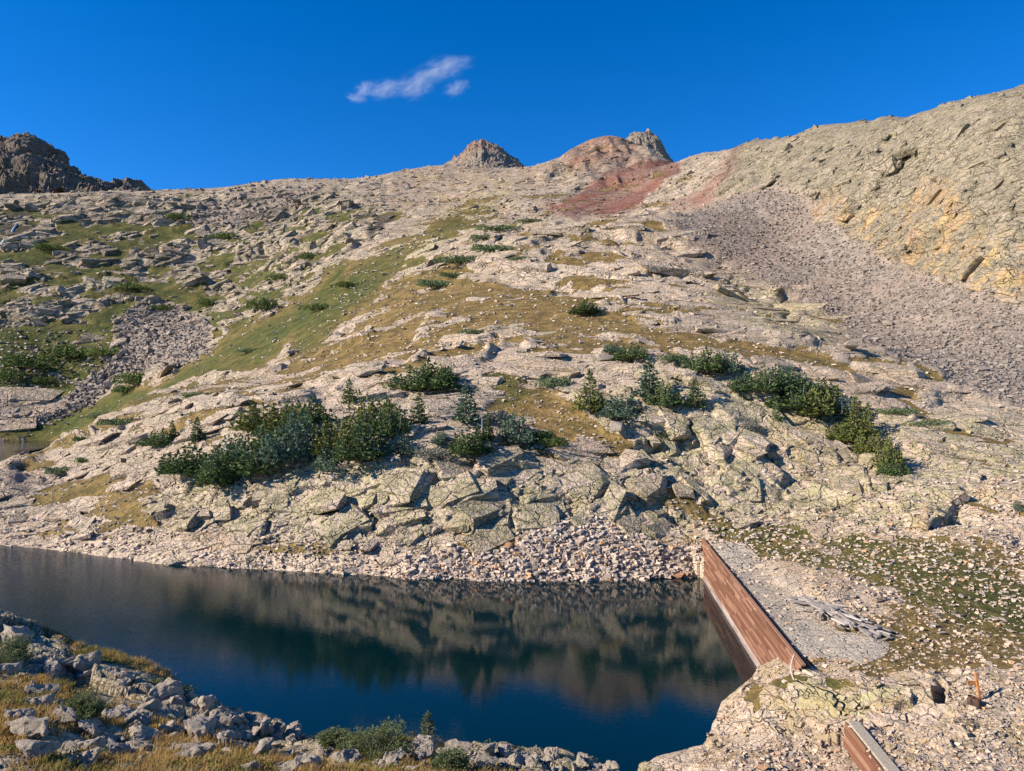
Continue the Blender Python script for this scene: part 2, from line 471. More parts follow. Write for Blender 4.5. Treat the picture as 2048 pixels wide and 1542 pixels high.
# the made ground behind the dam is level
dam_x = 20.1 + 0.117 * (Y - 77.9)
crest = sstep(0.44, 0.5, X - dam_x) * (1 - sstep(2.2, 6.0, X - dam_x)) * sstep(41.5, 43.5, Y) * (1 - sstep(78.5, 80.5, Y))
Z = Z * (1 - crest) + crest * 3.36
Z = np.where((X - dam_x < 0.42) & (X - dam_x > -1.5) & (Y > 46.0) & (Y < 76.5), np.minimum(Z, -1.3), Z)
wall2 = ((X - (15.85 + 0.117 * (Y - 32))) > 0.12) & ((X - (15.85 + 0.117 * (Y - 32))) < 2.5) & (Y < 36.2) & (Y > 27)
Z = np.where(wall2, np.maximum(Z, 2.42), Z)
left2 = ((X - (15.85 + 0.117 * (Y - 32))) <= 0.12) & ((X - (15.85 + 0.117 * (Y - 32))) > -1.0) & (Y < 36.2) & (Y > 27)
Z = np.where(left2, np.minimum(Z, 1.25), Z)

PY = YH - F * (Z - CZ) / D
pxw = PX + 14 * vnoise(np.c_[PX.ravel() / 60, PY.ravel() / 60, np.zeros(X.size)], 40).reshape(X.shape) + 6 * vnoise(np.c_[PX.ravel() / 18, PY.ravel() / 18, np.zeros(X.size)], 41).reshape(X.shape)
pyw = PY + 9 * vnoise(np.c_[PX.ravel() / 60, PY.ravel() / 45, np.ones(X.size)], 42).reshape(X.shape) + 4 * vnoise(np.c_[PX.ravel() / 18, PY.ravel() / 14, np.ones(X.size)], 43).reshape(X.shape)
far = D > 60

# --- where each kind of ground lies
BOWL = [(-300, 395), (300, 385), (700, 385), (780, 440), (620, 560), (440, 690), (250, 760), (-300, 800)]
MEADOW = [(-100, 880), (60, 845), (180, 800), (330, 765), (420, 700), (520, 640), (600, 590), (690, 520), (690, 570), (610, 660), (520, 735), (440, 765), (330, 785), (190, 860), (60, 880)]
UPSTRIP = [(610, 610), (740, 520), (880, 450), (965, 428), (975, 445), (840, 520), (740, 590), (640, 690), (580, 720)]
LLOW = [(-300, 640), (120, 650), (230, 690), (290, 715), (200, 775), (60, 800), (-300, 800)]
KNOLL = [(540, 765), (680, 670), (800, 590), (960, 560), (1130, 590), (1300, 640), (1500, 690), (1660, 730), (1400, 725), (1100, 700), (900, 735), (700, 765)]
GULLY = [(950, 745), (1060, 770), (1160, 800), (1270, 900), (1440, 1050), (1370, 1040), (1250, 960), (1120, 900), (1040, 850)]
RLOW = [(1405, 1045), (1560, 1030), (1720, 1050), (1900, 1090), (2060, 1170), (2330, 1250), (2330, 1310), (2048, 1275), (1850, 1215), (1650, 1140), (1480, 1095)]
TALUS = [(1335, 445), (1400, 400), (1450, 386), (1560, 371), (1650, 420), (1720, 480), (1800, 520), (1900, 560), (1960, 588), (2048, 611), (2330, 640), (2330, 850), (2048, 832), (1900, 770), (1760, 700), (1640, 615), (1500, 530), (1400, 480)]
BTAL = [(225, 640), (320, 600), (425, 640), (430, 690), (350, 735), (250, 745), (190, 800), (60, 850), (150, 770), (250, 715)]
BTAL2 = [(380, 410), (560, 365), (640, 380), (600, 410), (480, 460), (400, 450)]
REDS = [(1100, 415), (1180, 372), (1245, 340), (1300, 318), (1345, 314), (1362, 326), (1270, 412), (1210, 432), (1120, 428)]
REDS2 = [(1330, 425), (1385, 385), (1440, 335), (1490, 283), (1475, 330), (1440, 370), (1400, 415)]
CLIFF = [(1440, 380), (1480, 270), (1620, 235), (1900, 195), (2330, 90), (2330, 640), (2048, 610), (1900, 560), (1800, 520), (1720, 480), (1650, 420), (1560, 370)]
OBAND = [(1640, 405), (1690, 390), (1730, 430), (1830, 410), (1850, 350), (1920, 370), (1960, 450), (2060, 500), (2330, 540), (2330, 650), (2048, 615), (1900, 565), (1800, 525), (1720, 485)]
SHOREC = [(280, 1000), (480, 930), (900, 915), (1260, 930), (1400, 1060), (1200, 1060), (800, 1075), (480, 1075), (330, 1050)]
CRAG = [(1130, 800), (1330, 770), (1520, 800), (1700, 860), (1840, 960), (1960, 1060), (1800, 1080), (1600, 1050), (1440, 1030), (1300, 940)]
RUBBLE = [(850, 1108), (1000, 1092), (1060, 1050), (1150, 1035), (1250, 1055), (1330, 1100), (1402, 1105), (1402, 1160), (1000, 1165), (790, 1160)]
SLABC = [(1420, 1500), (1500, 1400), (1530, 1345), (1760, 1345), (1900, 1345), (1900, 1440), (1700, 1440), (1600, 1460)]

bowl = pm(pxw, pyw, BOWL, 30) * far
meadow = pm(pxw, pyw, MEADOW, 14) * far
talus = np.maximum.reduce([pm(pxw, pyw, TALUS, 18), pm(pxw, pyw, BTAL, 12), pm(pxw, pyw, BTAL2, 20) * 0.8]) * far
cliff = pm(pxw, pyw, CLIFF, 10) * far
shorec = pm(pxw, pyw, SHOREC, 18) * far
crag = pm(pxw, pyw, CRAG, 18) * far
rubble = pm(pxw, pyw, RUBBLE, 12) * far
red = np.maximum.reduce([pm(pxw, pyw, REDS, 8), 0.75 * pm(pxw, pyw, REDS2, 14), 0.5 * ell(pxw, pyw, 1200, 310, 90, 50)]) * far
orange = np.maximum.reduce([pm(pxw, pyw, OBAND, 18), 0.55 * ell(pxw, pyw, 1590, 880, 60, 60), 0.45 * ell(pxw, pyw, 1700, 950, 120, 60, 30), 0.5 * ell(pxw, pyw, 1990, 1010, 60, 90), 0.6 * ell(pxw, pyw, 1350, 1090, 60, 35),
                            0.5 * ell(pxw, pyw, 440, 1080, 50, 30), 0.5 * ell(pxw, pyw, 960, 1060, 80, 40), 0.4 * ell(pxw, pyw, 1130, 745, 60, 20), 0.55 * ell(pxw, pyw, 900, 380, 160, 50), 0.55 * ell(pxw, pyw, 1100, 350, 80, 30), 0.5 * (D < 75) * (PX > 1400)]) * (far | (D < 75))
ru_, rv_ = 0.8 * X - 0.6 * Y, 0.6 * X + 0.8 * Y
streak = fbm(np.c_[ru_.ravel() / 9.0, rv_.ravel() / 130.0, Z.ravel() / 200.0], 4, 333, 0.6).reshape(X.shape)
orange = np.maximum(orange, (red > 0.3) * sstep(0.15, 0.4, streak) * 0.5)
red = np.clip(red * (1.05 + 0.9 * streak), 0, 1)
slabc = pm(pxw, pyw, SLABC, 10) * (D < 50)

G = np.full(X.shape, 0.37)
for v, msk in [(0.50, bowl), (0.95, meadow), (0.72, pm(pxw, pyw, UPSTRIP, 16)), (0.78, pm(pxw, pyw, LLOW, 20)), (0.63, pm(pxw, pyw, KNOLL, 22)), (0.75, ell(pxw, pyw, 1060, 630, 150, 26)),
               (0.72, ell(pxw, pyw, 1400, 700, 170, 22, 6)), (0.68, pm(pxw, pyw, GULLY, 16)), (0.55, ell(pxw, pyw, 1030, 905, 240, 26)), (0.62, ell(pxw, pyw, 620, 930, 260, 22)), (0.68, pm(pxw, pyw, RLOW, 20)),
               (0.5, ell(pxw, pyw, 1510, 1000, 70, 60)), (0.50, ell(pxw, pyw, 280, 1000, 150, 50, 10)), (0.52, ell(pxw, pyw, 330, 800, 190, 40, -15)), (0.6, ell(pxw, pyw, 1780, 800, 130, 16, 22)),
               (0.6, ell(pxw, pyw, 1930, 870, 130, 14, 18)), (0.62, ell(pxw, pyw, 1180, 520, 90, 22)), (0.5, ell(pxw, pyw, 1260, 470, 120, 30)), (0.75, ell(pxw, pyw, 860, 470, 110, 16, -33)),
               (0.42, ell(pxw, pyw, 1500, 1250, 1, 1)), (0.66, ell(pxw, pyw, 1630, 1368, 90, 18)), (0.5, ell(pxw, pyw, 1880, 1330, 150, 16)), (0.45, ell(pxw, pyw, 1650, 1520, 60, 60)), (0.50, ell(pxw, pyw, 1880, 1270, 240, 60, 12)),
               (0.55, ell(pxw, pyw, 700, 690, 130, 30, -35)), (0.7, ell(pxw, pyw, 1930, 560, 30, 8))]:
    G = np.where(msk > 0.02, G * (1 - msk) + v * msk, G)
G = G * (1 - 0.85 * talus) * (1 - 0.95 * cliff) * (1 - 0.6 * shorec) * (1 - 0.55 * crag) * (1 - rubble)
G = G * np.where((pyw < 420) & (D > 600), 0.6, 1.0)
WP = np.c_[X.ravel(), Y.ravel(), Z.ravel()]
gsc = np.clip(D.ravel() / 90.0, 0.7, 5)[:, None]
# octave picked by distance so that patches keep a believable size in metres
gx0 = 0.09 * WP[:, 1]
gwl = WP[:, 2] + 0.42 * (np.sqrt((WP[:, 0] - gx0) ** 2 + 400) - 20) * np.where(WP[:, 0] > gx0, 1.0, 0.55)
GQ = np.c_[WP[:, 0], WP[:, 1], gwl]
gn = np.where(D.ravel() < 240, fbm(GQ / np.array([11.0, 11.0, 3.2]), 5, 60, 0.62), fbm(WP / np.array([30.0, 30.0, 14.0]), 5, 61, 0.65)).reshape(X.shape)
grass = sstep(-0.07, 0.07, gn * 0.55 + (G - 0.5))
grass = np.where(far & (Z < 1.6) & (Y < 120), 0, grass)
meadow_smooth = np.clip(grass, 0, 1)
green = np.clip(np.maximum.reduce([meadow * 0.9, bowl * 0.75, pm(pxw, pyw, LLOW, 20), pm(pxw, pyw, UPSTRIP, 16) * 0.8, pm(pxw, pyw, RLOW, 20) * 0.75, ell(pxw, pyw, 1000, 770, 80, 40) * 0.7, ell(pxw, pyw, 1630, 1368, 90, 18) * 0.7])
                + 0.5 * gn, 0, 1)
ring = np.where(near_lake & (D < 125), (1 - sstep(0.5, 2.6, Z)) * sstep(-30, -2, -np.abs(sdl)), 0) * (PX < 1400)
pale = np.clip(np.maximum.reduce([ring * 0.85, 0.55 * ell(pxw, pyw, 620, 830, 200, 90, -10), 0.5 * ell(pxw, pyw, 1250, 560, 250, 60), 0.5 * ell(pxw, pyw, 900, 720, 350, 60), 0.6 * ell(pxw, pyw, 1480, 1450, 100, 70) * (D < 50)]), 0, 1)
gravel = np.maximum(sstep(0.2, 0.5, X - dam_x) * (1 - sstep(3.2, 6.5, X - dam_x)) * sstep(42.0, 44, Y) * (1 - sstep(77, 80, Y)), ell(pxw, pyw, 1690, 1290, 110, 34) * (D < 55))
gravel = gravel * np.clip(0.85 + 0.5 * gn, 0, 1)
grass = grass * (1 - sstep(0.3, 0.7, gravel))
lich = np.clip(np.maximum.reduce([0.6 * shorec, 0.65 * crag, 0.12 * cliff, 0.6 * ell(pxw, pyw, 1900, 930, 220, 110), 0.7 * ell(pxw, pyw, 900, 450, 160, 40, -30), 0.7 * ell(pxw, pyw, 1560, 620, 150, 50, 25), 0.35 * bowl,
                                  0.55 * talus * ell(pxw, pyw, 1960, 800, 160, 80), 0.8 * ell(pxw, pyw, 1660, 1400, 190, 40) * (D < 50)]) + 0.22, 0, 1)

# --- relief
def grid_normals(X, Y, Z):
    A = np.stack([X, Y, Z], -1)
    du = np.gradient(A, axis=0); dv = np.gradient(A, axis=1)
    n = np.cross(du, dv)
    n /= np.maximum(np.linalg.norm(n, axis=-1, keepdims=True), 1e-9)
    n[n[..., 2] < 0] *= -1
    return n
N = grid_normals(X, Y, Z).reshape(-1, 3)
Dr, PXr, PYr = D.ravel(), PX.ravel(), PY.ravel()
rough = np.full(X.shape, 0.50)
for v, msk in [(1.25, bowl), (1.35, shorec), (1.15, crag), (1.5, cliff), (0.12, talus), (0.1, np.clip(red, 0, 1) * (D < 720)), (0.5, rubble), (0.85, slabc)]:
    rough = rough * (1 - msk) + v * msk
rough = (rough * (1 - 0.86 * meadow_smooth) * (1 - 0.95 * np.clip(gravel, 0, 1))).ravel()
x0 = 0.09 * WP[:, 1]
wl = WP[:, 2] + 0.42 * (np.sqrt((WP[:, 0] - x0) ** 2 + 400) - 20) * np.where(WP[:, 0] > x0, 1.0, 0.55)
# ledges run along the dome
Q = np.c_[WP[:, 0] + 0.25 * WP[:, 2], WP[:, 1], wl * 2.3]
wv = np.c_[vnoise(WP / 7.0, 90), vnoise(WP / 7.0, 91), vnoise(WP / 7.0, 92)]
disp = np.zeros(len(WP)); cellv = np.full(len(WP), 0.5)
rs = np.linalg.norm(np.diff(np.stack([X, Y, Z], -1), axis=1, append=0), axis=-1); rs[:, -1] = rs[:, -2]
pixm = np.maximum(Dr / 731.0, 0.7 * rs.ravel())
for k, size in enumerate([40.0, 14.0, 5.0, 1.8, 0.75]):
    cp = size / pixm
    wt = sstep(4, 9, cp) * (1 - sstep(48, 100, cp))
    sel = (wt > 0.01) & (rough > 0.03)
    if not sel.any(): continue
    q = (Q[sel] + wv[sel] * size * 0.22) / size
    cm = cliff.ravel()[sel] > 0.5
    q[cm] = (np.c_[WP[sel][cm, 0], WP[sel][cm, 1], WP[sel][cm, 2] * 0.55] + wv[sel][cm] * 2) / size
    h, r2, cr = block_h(q, 100 + 20 * k)
    h = h * np.where(cm & (size > 10), 0.4, 1.0)
    disp[sel] += h * size * 0.10 * wt[sel] * rough[sel]
    cellv[sel] = cellv[sel] * (1 - 0.6 * wt[sel]) + r2 * 0.6 * wt[sel]
# broad swells and fine roughness
for k, wl_ in enumerate([60.0, 24.0, 9.0, 3.5, 1.4, 0.6]):
    cp = wl_ / pixm
    wt = sstep(2.5, 6, cp) * (1 - sstep(90, 200, cp))
    disp += vnoise(WP / wl_, 200 + k) * wl_ * 0.05 * wt * (0.35 + 0.65 * np.clip(rough, 0, 1))
# gullies and buttresses on the cliff and the red peak
rp = ell(PX, PY, 1215, 320, 120, 70).ravel() * (Dr > 600)
ribs = fbm(np.c_[WP[:, 0] / 16, WP[:, 1] / 60, WP[:, 2] / 90], 4, 230, 0.55, True)
disp += ribs * 3.5 * np.maximum(cliff.ravel() * 0.55, rp * 2.0)
# keep the shoreline, the dam and the made ground where they are
keep = sstep(0.0, 3.0, np.abs(sdl)).ravel() * 0.85 + 0.15
damk = 1 - ((np.abs(X - dam_x) < 1.0) & (Y > 36) & (Y < 82)).ravel() * 0.95
damk2 = 1 - ((np.abs(X - (15.85 + 0.117 * (Y - 32))) < 0.9) & (Y < 37)).ravel() * 0.9
disp = disp * np.where(Dr < 125, keep, 1) * damk * damk2
disp = np.where((Dr < 80) & (PXr > 1400), disp * 0.6, disp)
# where rows lie far apart on foreshortened ground, even the relief out sideways
cs_ = np.linalg.norm(np.diff(np.stack([X, Y, Z], -1), axis=0, append=0), axis=-1); cs_[-1] = cs_[-2]
ratio = rs / np.maximum(cs_, 1e-6)
def blur_cols(a, sg):
    n = int(math.ceil(sg * 2.5)); kk = np.exp(-0.5 * (np.arange(-n, n + 1) / sg) ** 2); kk /= kk.sum()
    ap = np.pad(a, ((n, n), (0, 0)), mode='edge')
    return sum(kk[j] * ap[j:j + a.shape[0]] for j in range(2 * n + 1))
def blur_rows(a, sg): return blur_cols(a.T, sg).T
dg = disp.reshape(X.shape)
b0, b1, b2, b3 = blur_rows(dg, 0.5), blur_rows(blur_cols(dg, 1.0), 0.6), blur_rows(blur_cols(dg, 2.2), 0.8), blur_rows(blur_cols(dg, 4.5), 1.0)
rt = blur_cols(blur_rows(np.minimum(ratio, 12), 2), 3)
k1 = sstep(0.9, 1.8, rt); k2 = sstep(1.8, 3.5, rt); k3 = sstep(3.5, 7.0, rt)
dg = b0 * (1 - k1) + k1 * (b1 * (1 - k2) + k2 * (b2 * (1 - k3) + k3 * b3))
disp = dg.ravel()
# a black cleft in the abutment rock
hole = ell(PX, PY, 1880, 1382, 15, 17).ravel() * (Dr < 45)
V = WP + N * disp[:, None]
V[:, 2] -= 1.5 * hole
V[:, 2] = np.where((WP[:, 2] > 0.05), np.maximum(V[:, 2], 0.02 + 0.1 * WP[:, 2].clip(0, 1)), V[:, 2])
idx = np.arange(NC * NROW).reshape(NC, NROW)
quads = np.stack([idx[:-1, :-1], idx[1:, :-1], idx[1:, 1:], idx[:-1, 1:]], -1).reshape(-1, 4)
TM = terrain_material("hillside_ground", 1.0)
# nearer ground carries finer relief than the far walls: two sheets with one row in common
near_q = Dr[quads[:, 0]] < 235
bank_q = Dr[quads[:, 0]] < 66
TMbank = terrain_material("dam_bank_ground", 0.42)
TMmid = terrain_material("scree_and_cliff_ground", 1.7)
mid_q = (Dr[quads[:, 0]] > 150) & (Dr[quads[:, 0]] < 430)
TMfar = terrain_material("mountain_ground", 3.2)
A1 = np.c_[grass.ravel(), talus.ravel(), cellv]; A2 = np.c_[red.ravel(), orange.ravel(), lich.ravel()]; wet_darkm = np.maximum(ell(pxw, pyw, 20, 455, 42, 40) * sstep(0.42, 0.6, 0.5 + gn), 0.9 * ell(pxw, pyw, 755, 455, 32, 14, -50)) * far  # wet rock at the waterfall, plus a separate near-black oval beside the bowl
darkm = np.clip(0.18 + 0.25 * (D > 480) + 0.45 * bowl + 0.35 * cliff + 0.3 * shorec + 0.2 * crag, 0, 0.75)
A4 = np.c_[cliff.ravel(), wet_darkm.ravel(), darkm.ravel()]
A3 = np.c_[green.ravel(), pale.ravel(), gravel.ravel()]
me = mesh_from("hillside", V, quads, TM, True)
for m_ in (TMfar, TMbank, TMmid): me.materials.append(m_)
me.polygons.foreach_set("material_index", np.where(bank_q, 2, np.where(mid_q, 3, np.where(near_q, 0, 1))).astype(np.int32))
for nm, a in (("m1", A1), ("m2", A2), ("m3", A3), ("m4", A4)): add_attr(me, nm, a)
hill = link(bpy.data.objects.new("hillside_terrain", me))
tag(hill, "rocky mountain basin rising from the far shore to the skyline", kind="structure")
Vg = V.reshape(NC, NROW, 3)
VPX = CX + F * Vg[..., 0] / Vg[..., 1]
VPY = YH - F * (Vg[..., 2] - CZ) / Vg[..., 1]
Ng = None
def on_hill(px, py):
    """first visible point of the hillside met by the sight line through a pixel"""
    k = int(np.clip(np.searchsorted(cols, px), 0, NC - 1))
    v = VPY[k]
    start = int(np.argmax(v < 1700))
    hits = np.nonzero(v[start:] <= py)[0]
    j = start + int(hits[0]) if len(hits) else NROW - 1
    j = max(j, 1)
    a = np.clip((v[j - 1] - py) / max(v[j - 1] - v[j], 1e-6), 0, 1)
    return Vg[k, j - 1] * (1 - a) + Vg[k, j] * a

# ------------------------------------------------------------------ jointed bedrock standing out of the slopes
NV = grid_normals(Vg[..., 0], Vg[..., 1], Vg[..., 2])
NVs = np.stack([blur_rows(blur_cols(NV[..., k], 6), 6) for k in range(3)], -1).reshape(-1, 3)
NVs /= np.linalg.norm(NVs, axis=1, keepdims=True)
VIS = ((VPX > -40) & (VPX < 2090) & (VPY < 1570))
runmax = np.minimum.accumulate(np.where(VPY < 1650, VPY, 9999), axis=1)
SEEN = VIS & (VPY <= runmax + 10)
skyline = np.where(VPY > 0, VPY, 9999).min(axis=1, keepdims=True)
below_sky = VPY > skyline + 22
def hull_variants(n, seed):
    r = np.random.default_rng(seed)
    out = []
    while len(out) < n:
        bm = bmesh.new()
        pts = []
        for sx in (-1, 1):
            for sy in (-1, 1):
                for sz in (-1, 1):
                    c = np.array([sx, sy, sz], float) * (1 - np.abs(r.normal(size=3)) * np.array([0.22, 0.22, 0.12]))
                    if r.uniform() < 0.45:                       # a corner broken off
                        for a in range(3):
                            q = c.copy(); q[a] -= np.sign(q[a]) * r.uniform(0.35, 0.9); pts.append(q)
                    else: pts.append(c)
        for p in pts: bm.verts.new(p)
        bmesh.ops.convex_hull(bm, input=bm.verts)
        for v in [v for v in bm.verts if not v.link_faces]: bm.verts.remove(v)
        bmesh.ops.triangulate(bm, faces=bm.faces)
        bm.verts.index_update()
        out.append((np.array([v.co[:] for v in bm.verts]), np.array([[v.index for v in f.verts] for f in bm.faces])))
        bm.free()
    return out
HULLS = hull_variants(14, 4)
BR = {0: ([], [], [], 0), 1: ([], [], [], 0)}
BRV = {0: [[], [], [], [], [], 0], 1: [[], [], [], [], [], 0]}
def bedrock(mask, n, seed, pmin, pmax, dims, tilt, proud, along="contour", power=2.0, yaw=0.35, bias=0.0):
    """n blocks by weight; length pmin..pmax in render pixels; dims = width and thickness as shares of length"""
    r = np.random.default_rng(seed)
    wgt = np.nan_to_num((mask * SEEN).ravel().astype(float)).clip(0)
    if wgt.sum() <= 0: return
    p = r.choice(len(wgt), n, p=wgt / wgt.sum())
    d = Dr[p]
    L = (pmin + (pmax - pmin) * r.uniform(0, 1, n) ** power) * d / 731.0 * 0.5
    nrm = NVs[p]
    up = np.array([0, 0, 1.0])
    t1 = np.cross(nrm, up); t1 /= np.maximum(np.linalg.norm(t1, axis=1, keepdims=True), 1e-6)
    # bedding lines: sag to the right on the right flank, climb on the left flank
    t2 = np.cross(nrm, t1)
    if along == "fall": t1, t2 = t2, -t1
    a = r.normal(size=n) * yaw + bias
    u = t1 * np.cos(a)[:, None] + t2 * np.sin(a)[:, None]
    nn_ = nrm + r.normal(size=(n, 3)) * math.tan(math.radians(tilt))
    nn_ /= np.linalg.norm(nn_, axis=1, keepdims=True)
    u = u - nn_ * (u * nn_).sum(1, keepdims=True); u /= np.linalg.norm(u, axis=1, keepdims=True)
    w_ = np.cross(nn_, u)
    Wd = L * dims[0] * r.uniform(0.7, 1.3, n); Hh = L * dims[1] * r.uniform(0.6, 1.4, n)
    c = V[p] + nrm * ((proud - 1.0) * Hh)[:, None]
    var = r.integers(0, len(HULLS), n)
    cellr = r.uniform(0, 1, n)
    for k in range(len(HULLS)):
        for far_ in (0, 1):
            s = (var == k) & ((d >= 235) == bool(far_))
            m = int(s.sum())
            if not m: continue
            hv, hf = HULLS[k]
            vv = c[s][:, None] + hv[None, :, 0:1] * (u[s] * L[s][:, None])[:, None] + hv[None, :, 1:2] * (w_[s] * Wd[s][:, None])[:, None] + hv[None, :, 2:3] * (nn_[s] * Hh[s][:, None])[:, None]
            B = BRV[far_]
            B[1].append((np.arange(m)[:, None, None] * len(hv) + hf[None]).reshape(-1, 3) + B[5])
            B[0].append(vv.reshape(-1, 3)); B[5] += m * len(hv)
            B[2].append(np.repeat(p[s], len(hv))); B[3].append(np.repeat(cellr[s], len(hv)))
slope_ = np.clip(1.0 - NVs[:, 2].reshape(X.shape), 0, 1)
bare = np.clip(1 - 1.15 * grass, 0.0, 1) ** 2
NVs = np.nan_to_num(NVs, nan=0.6)
dry = (V[:, 2].reshape(X.shape) > 0.15) & (sdl < 0.3)
notdam = ~((np.abs(X - dam_x - 2.5) < 4.5) & (Y > 40) & (Y < 80)) & (gravel < 0.3)
land = bare * (1 - talus) * dry * notdam
knoll_m = land * (1 - bowl) * (1 - cliff) * (1 - shorec) * (1 - crag) * (1 - rubble) * (D > 84) * (D < 480) * (1 - np.clip(red, 0, 1))
left_flank = knoll_m * (PX < 900); right_flank = knoll_m * (PX >= 900)
bedrock(left_flank, 420, 1, 8, 74, (0.30, 0.10), 5, 0.5, yaw=0.16, bias=0.28, power=2.0)
bedrock(right_flank, 520, 2, 8, 74, (0.30, 0.10), 5, 0.5, yaw=0.16, bias=-0.25, power=2.0)
bedrock(knoll_m + 0.10 * np.where((D < 480) & (D > 84), 1, 0) * (1 - talus) * (1 - cliff) * dry * notdam, 900, 3, 3, 12, (0.5, 0.28), 12, 0.7, power=1.8, yaw=0.3)
bedrock(shorec * dry, 110, 4, 16, 64, (0.6, 0.26), 7, 0.30, power=1.3, yaw=0.28, bias=0.35)
steep = (NVs[:, 2].reshape(X.shape) < 0.55) * (D < 150) * dry * (1 - rubble) * notdam
bedrock(steep, 160, 44, 10, 44, (0.65, 0.35), 9, 0.35, power=1.4, yaw=0.3, bias=0.2)
bedrock(shorec * dry, 420, 5, 4, 17, (0.55, 0.35), 12, 0.42, yaw=0.35, bias=0.35)
bedrock(crag * bare * dry, 110, 6, 12, 64, (0.42, 0.17), 8, 0.40, "fall", 1.6, 0.35, 0.35)
bedrock(crag * dry, 300, 7, 4, 15, (0.5, 0.3), 12, 0.45, "fall", 1.8, 0.35, 0.35)
bedrock(bowl * bare * below_sky * (1 - talus), 900, 8, 5, 25, (0.45, 0.36), 14, 0.58, power=1.8, yaw=0.22, bias=0.45)
bedrock(bowl * (1 - talus) * (0.07 + bare), 1300, 9, 3, 11, (0.55, 0.4), 14, 0.65, yaw=0.35, bias=0.45)
bedrock(cliff * below_sky, 160, 10, 8, 46, (0.8, 0.22), 8, 0.28, "contour", 1.8, 0.25)
bedrock(cliff, 900, 11, 2.5, 11, (0.8, 0.35), 14, 0.42, "contour", 1.8, 0.3)
backwall = np.where((D >= 480) & (PY < 440), 1.0, 0) * (1 - bowl * 0.7) * (1 - 0.85 * np.clip(red, 0, 1)) * (1 - cliff) * (1 - talus)
bedrock(backwall, 1500, 12, 2.5, 9, (0.55, 0.35), 14, 0.6, yaw=0.4)
bedrock(backwall * below_sky, 140, 13, 8, 24, (0.5, 0.3), 12, 0.5)
rightb = np.where((D < 100) & (PX > 1400), 1.0, 0) * dry * notdam * (1 - crag)
bedrock(rightb * bare, 500, 14, 4, 18, (0.6, 0.3), 14, 0.6, power=2.2)
bedrock(slabc * dry * (PX > 1535), 50, 15, 12, 42, (0.6, 0.35), 7, 0.35, power=1.5, yaw=0.25)
lshore = np.where((PX < 820) & (D < 125) & (D > 72), 1.0, 0) * dry * (1 - shorec) * (1 - rubble) * bare
bedrock(lshore, 160, 16, 6, 40, (0.45, 0.2), 9, 0.5, yaw=0.4, bias=0.3)
bedrock(lshore, 500, 17, 3, 11, (0.6, 0.4), 20, 0.75)
for far_ in (0, 1):
    B = BRV[far_]
    bv = np.concatenate(B[0]); bf = np.concatenate(B[1]); bp = np.concatenate(B[2]); bc = np.concatenate(B[3])
    m = mesh_from("bedrock_blocks", bv, bf, TMfar if far_ else TM, False)
    add_attr(m, "m1", np.c_[0 * bc, 0.35 * A1[bp, 1], bc]); add_attr(m, "m2", A2[bp]); add_attr(m, "m3", np.c_[A3[bp, 0], A3[bp, 1], 0 * bc]); add_attr(m, "m4", A4[bp])
    o = link(bpy.data.objects.new("bedrock_blocks", m), hill)
    tag(o, None, kind="stuff")

# ------------------------------------------------------------------ far peaks standing behind the basin wall
def peak(name, label, sky_pts, d_top, py_base, d_base, seed, amp, mat, redness=0.0):
    sp_ = np.array(sky_pts, float)
    c = np.linspace(sp_[0, 0], sp_[-1, 0], int((sp_[-1, 0] - sp_[0, 0]) / 1.6))
    top = np.interp(c, sp_[:, 0], sp_[:, 1])
    nr = 130
    u = np.linspace(0, 1.5, nr)
    uu, cc = np.meshgrid(u, c)
    tp = np.repeat(top[:, None], nr, 1)
    front = np.minimum(uu, 1)
    py = py_base + (tp - py_base) * front
    d = d_base + (d_top - d_base) * front + np.maximum(uu - 1, 0) * (d_top * 0.35)
    z = CZ + d * (YH - py) / F
    ztop = CZ + d_top * (YH - tp) / F
    z = np.where(uu > 1, ztop - (uu - 1) * d_top * 0.25, z)
    x = d_top * (cc - CX) / F * (0.6 + 0.4 * d / d_top)
    x = d * (cc - CX) / F
    W = np.c_[x.ravel(), d.ravel(), z.ravel()]
    n = grid_normals(x, d, z).reshape(-1, 3)
    fade = (1 - np.exp(-((1 - uu.ravel()) / 0.10) ** 2)) * 0.8 + 0.2
    k = d_top / 1000.0
    h = fbm(W / np.array([42, 80, 110]) / k, 5, seed, 0.55, True) * amp * fade * k
    b, r2, _ = block_h(W / (15 * k), seed + 3)
    b2, _, _ = block_h(W / (5.5 * k), seed + 5)
    W2 = W + n * (h + b * 1.5 * k + b2 * 0.9 * k)[:, None]
    W2[:, 2] += b2 * 1.2 * k * (np.abs(uu.ravel() - 1) < 0.02)
    nc = len(c)
    ix = np.arange(nc * nr).reshape(nc, nr)
    q = np.stack([ix[:-1, :-1], ix[1:, :-1], ix[1:, 1:], ix[:-1, 1:]], -1).reshape(-1, 4)
    m = mesh_from(name, W2, q, mat, False)
    zer = np.zeros(len(W))
    add_attr(m, "m1", np.c_[zer, 0.55 + 0.3 * vnoise(W / 40, seed), r2])
    add_attr(m, "m2", np.c_[redness * sstep(0.0, 0.5, vnoise(W / 35, seed + 1)), zer + 0.15, zer + 0.35])
    add_attr(m, "m3", np.c_[zer, zer, zer])
    add_attr(m, "m4", np.c_[zer + 0.5, zer, zer + 0.3])
    o = link(bpy.data.objects.new(name, m))
    return tag(o, label, kind="structure")
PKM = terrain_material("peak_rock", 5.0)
PKD = terrain_material("dark_peak_rock", 6.0)
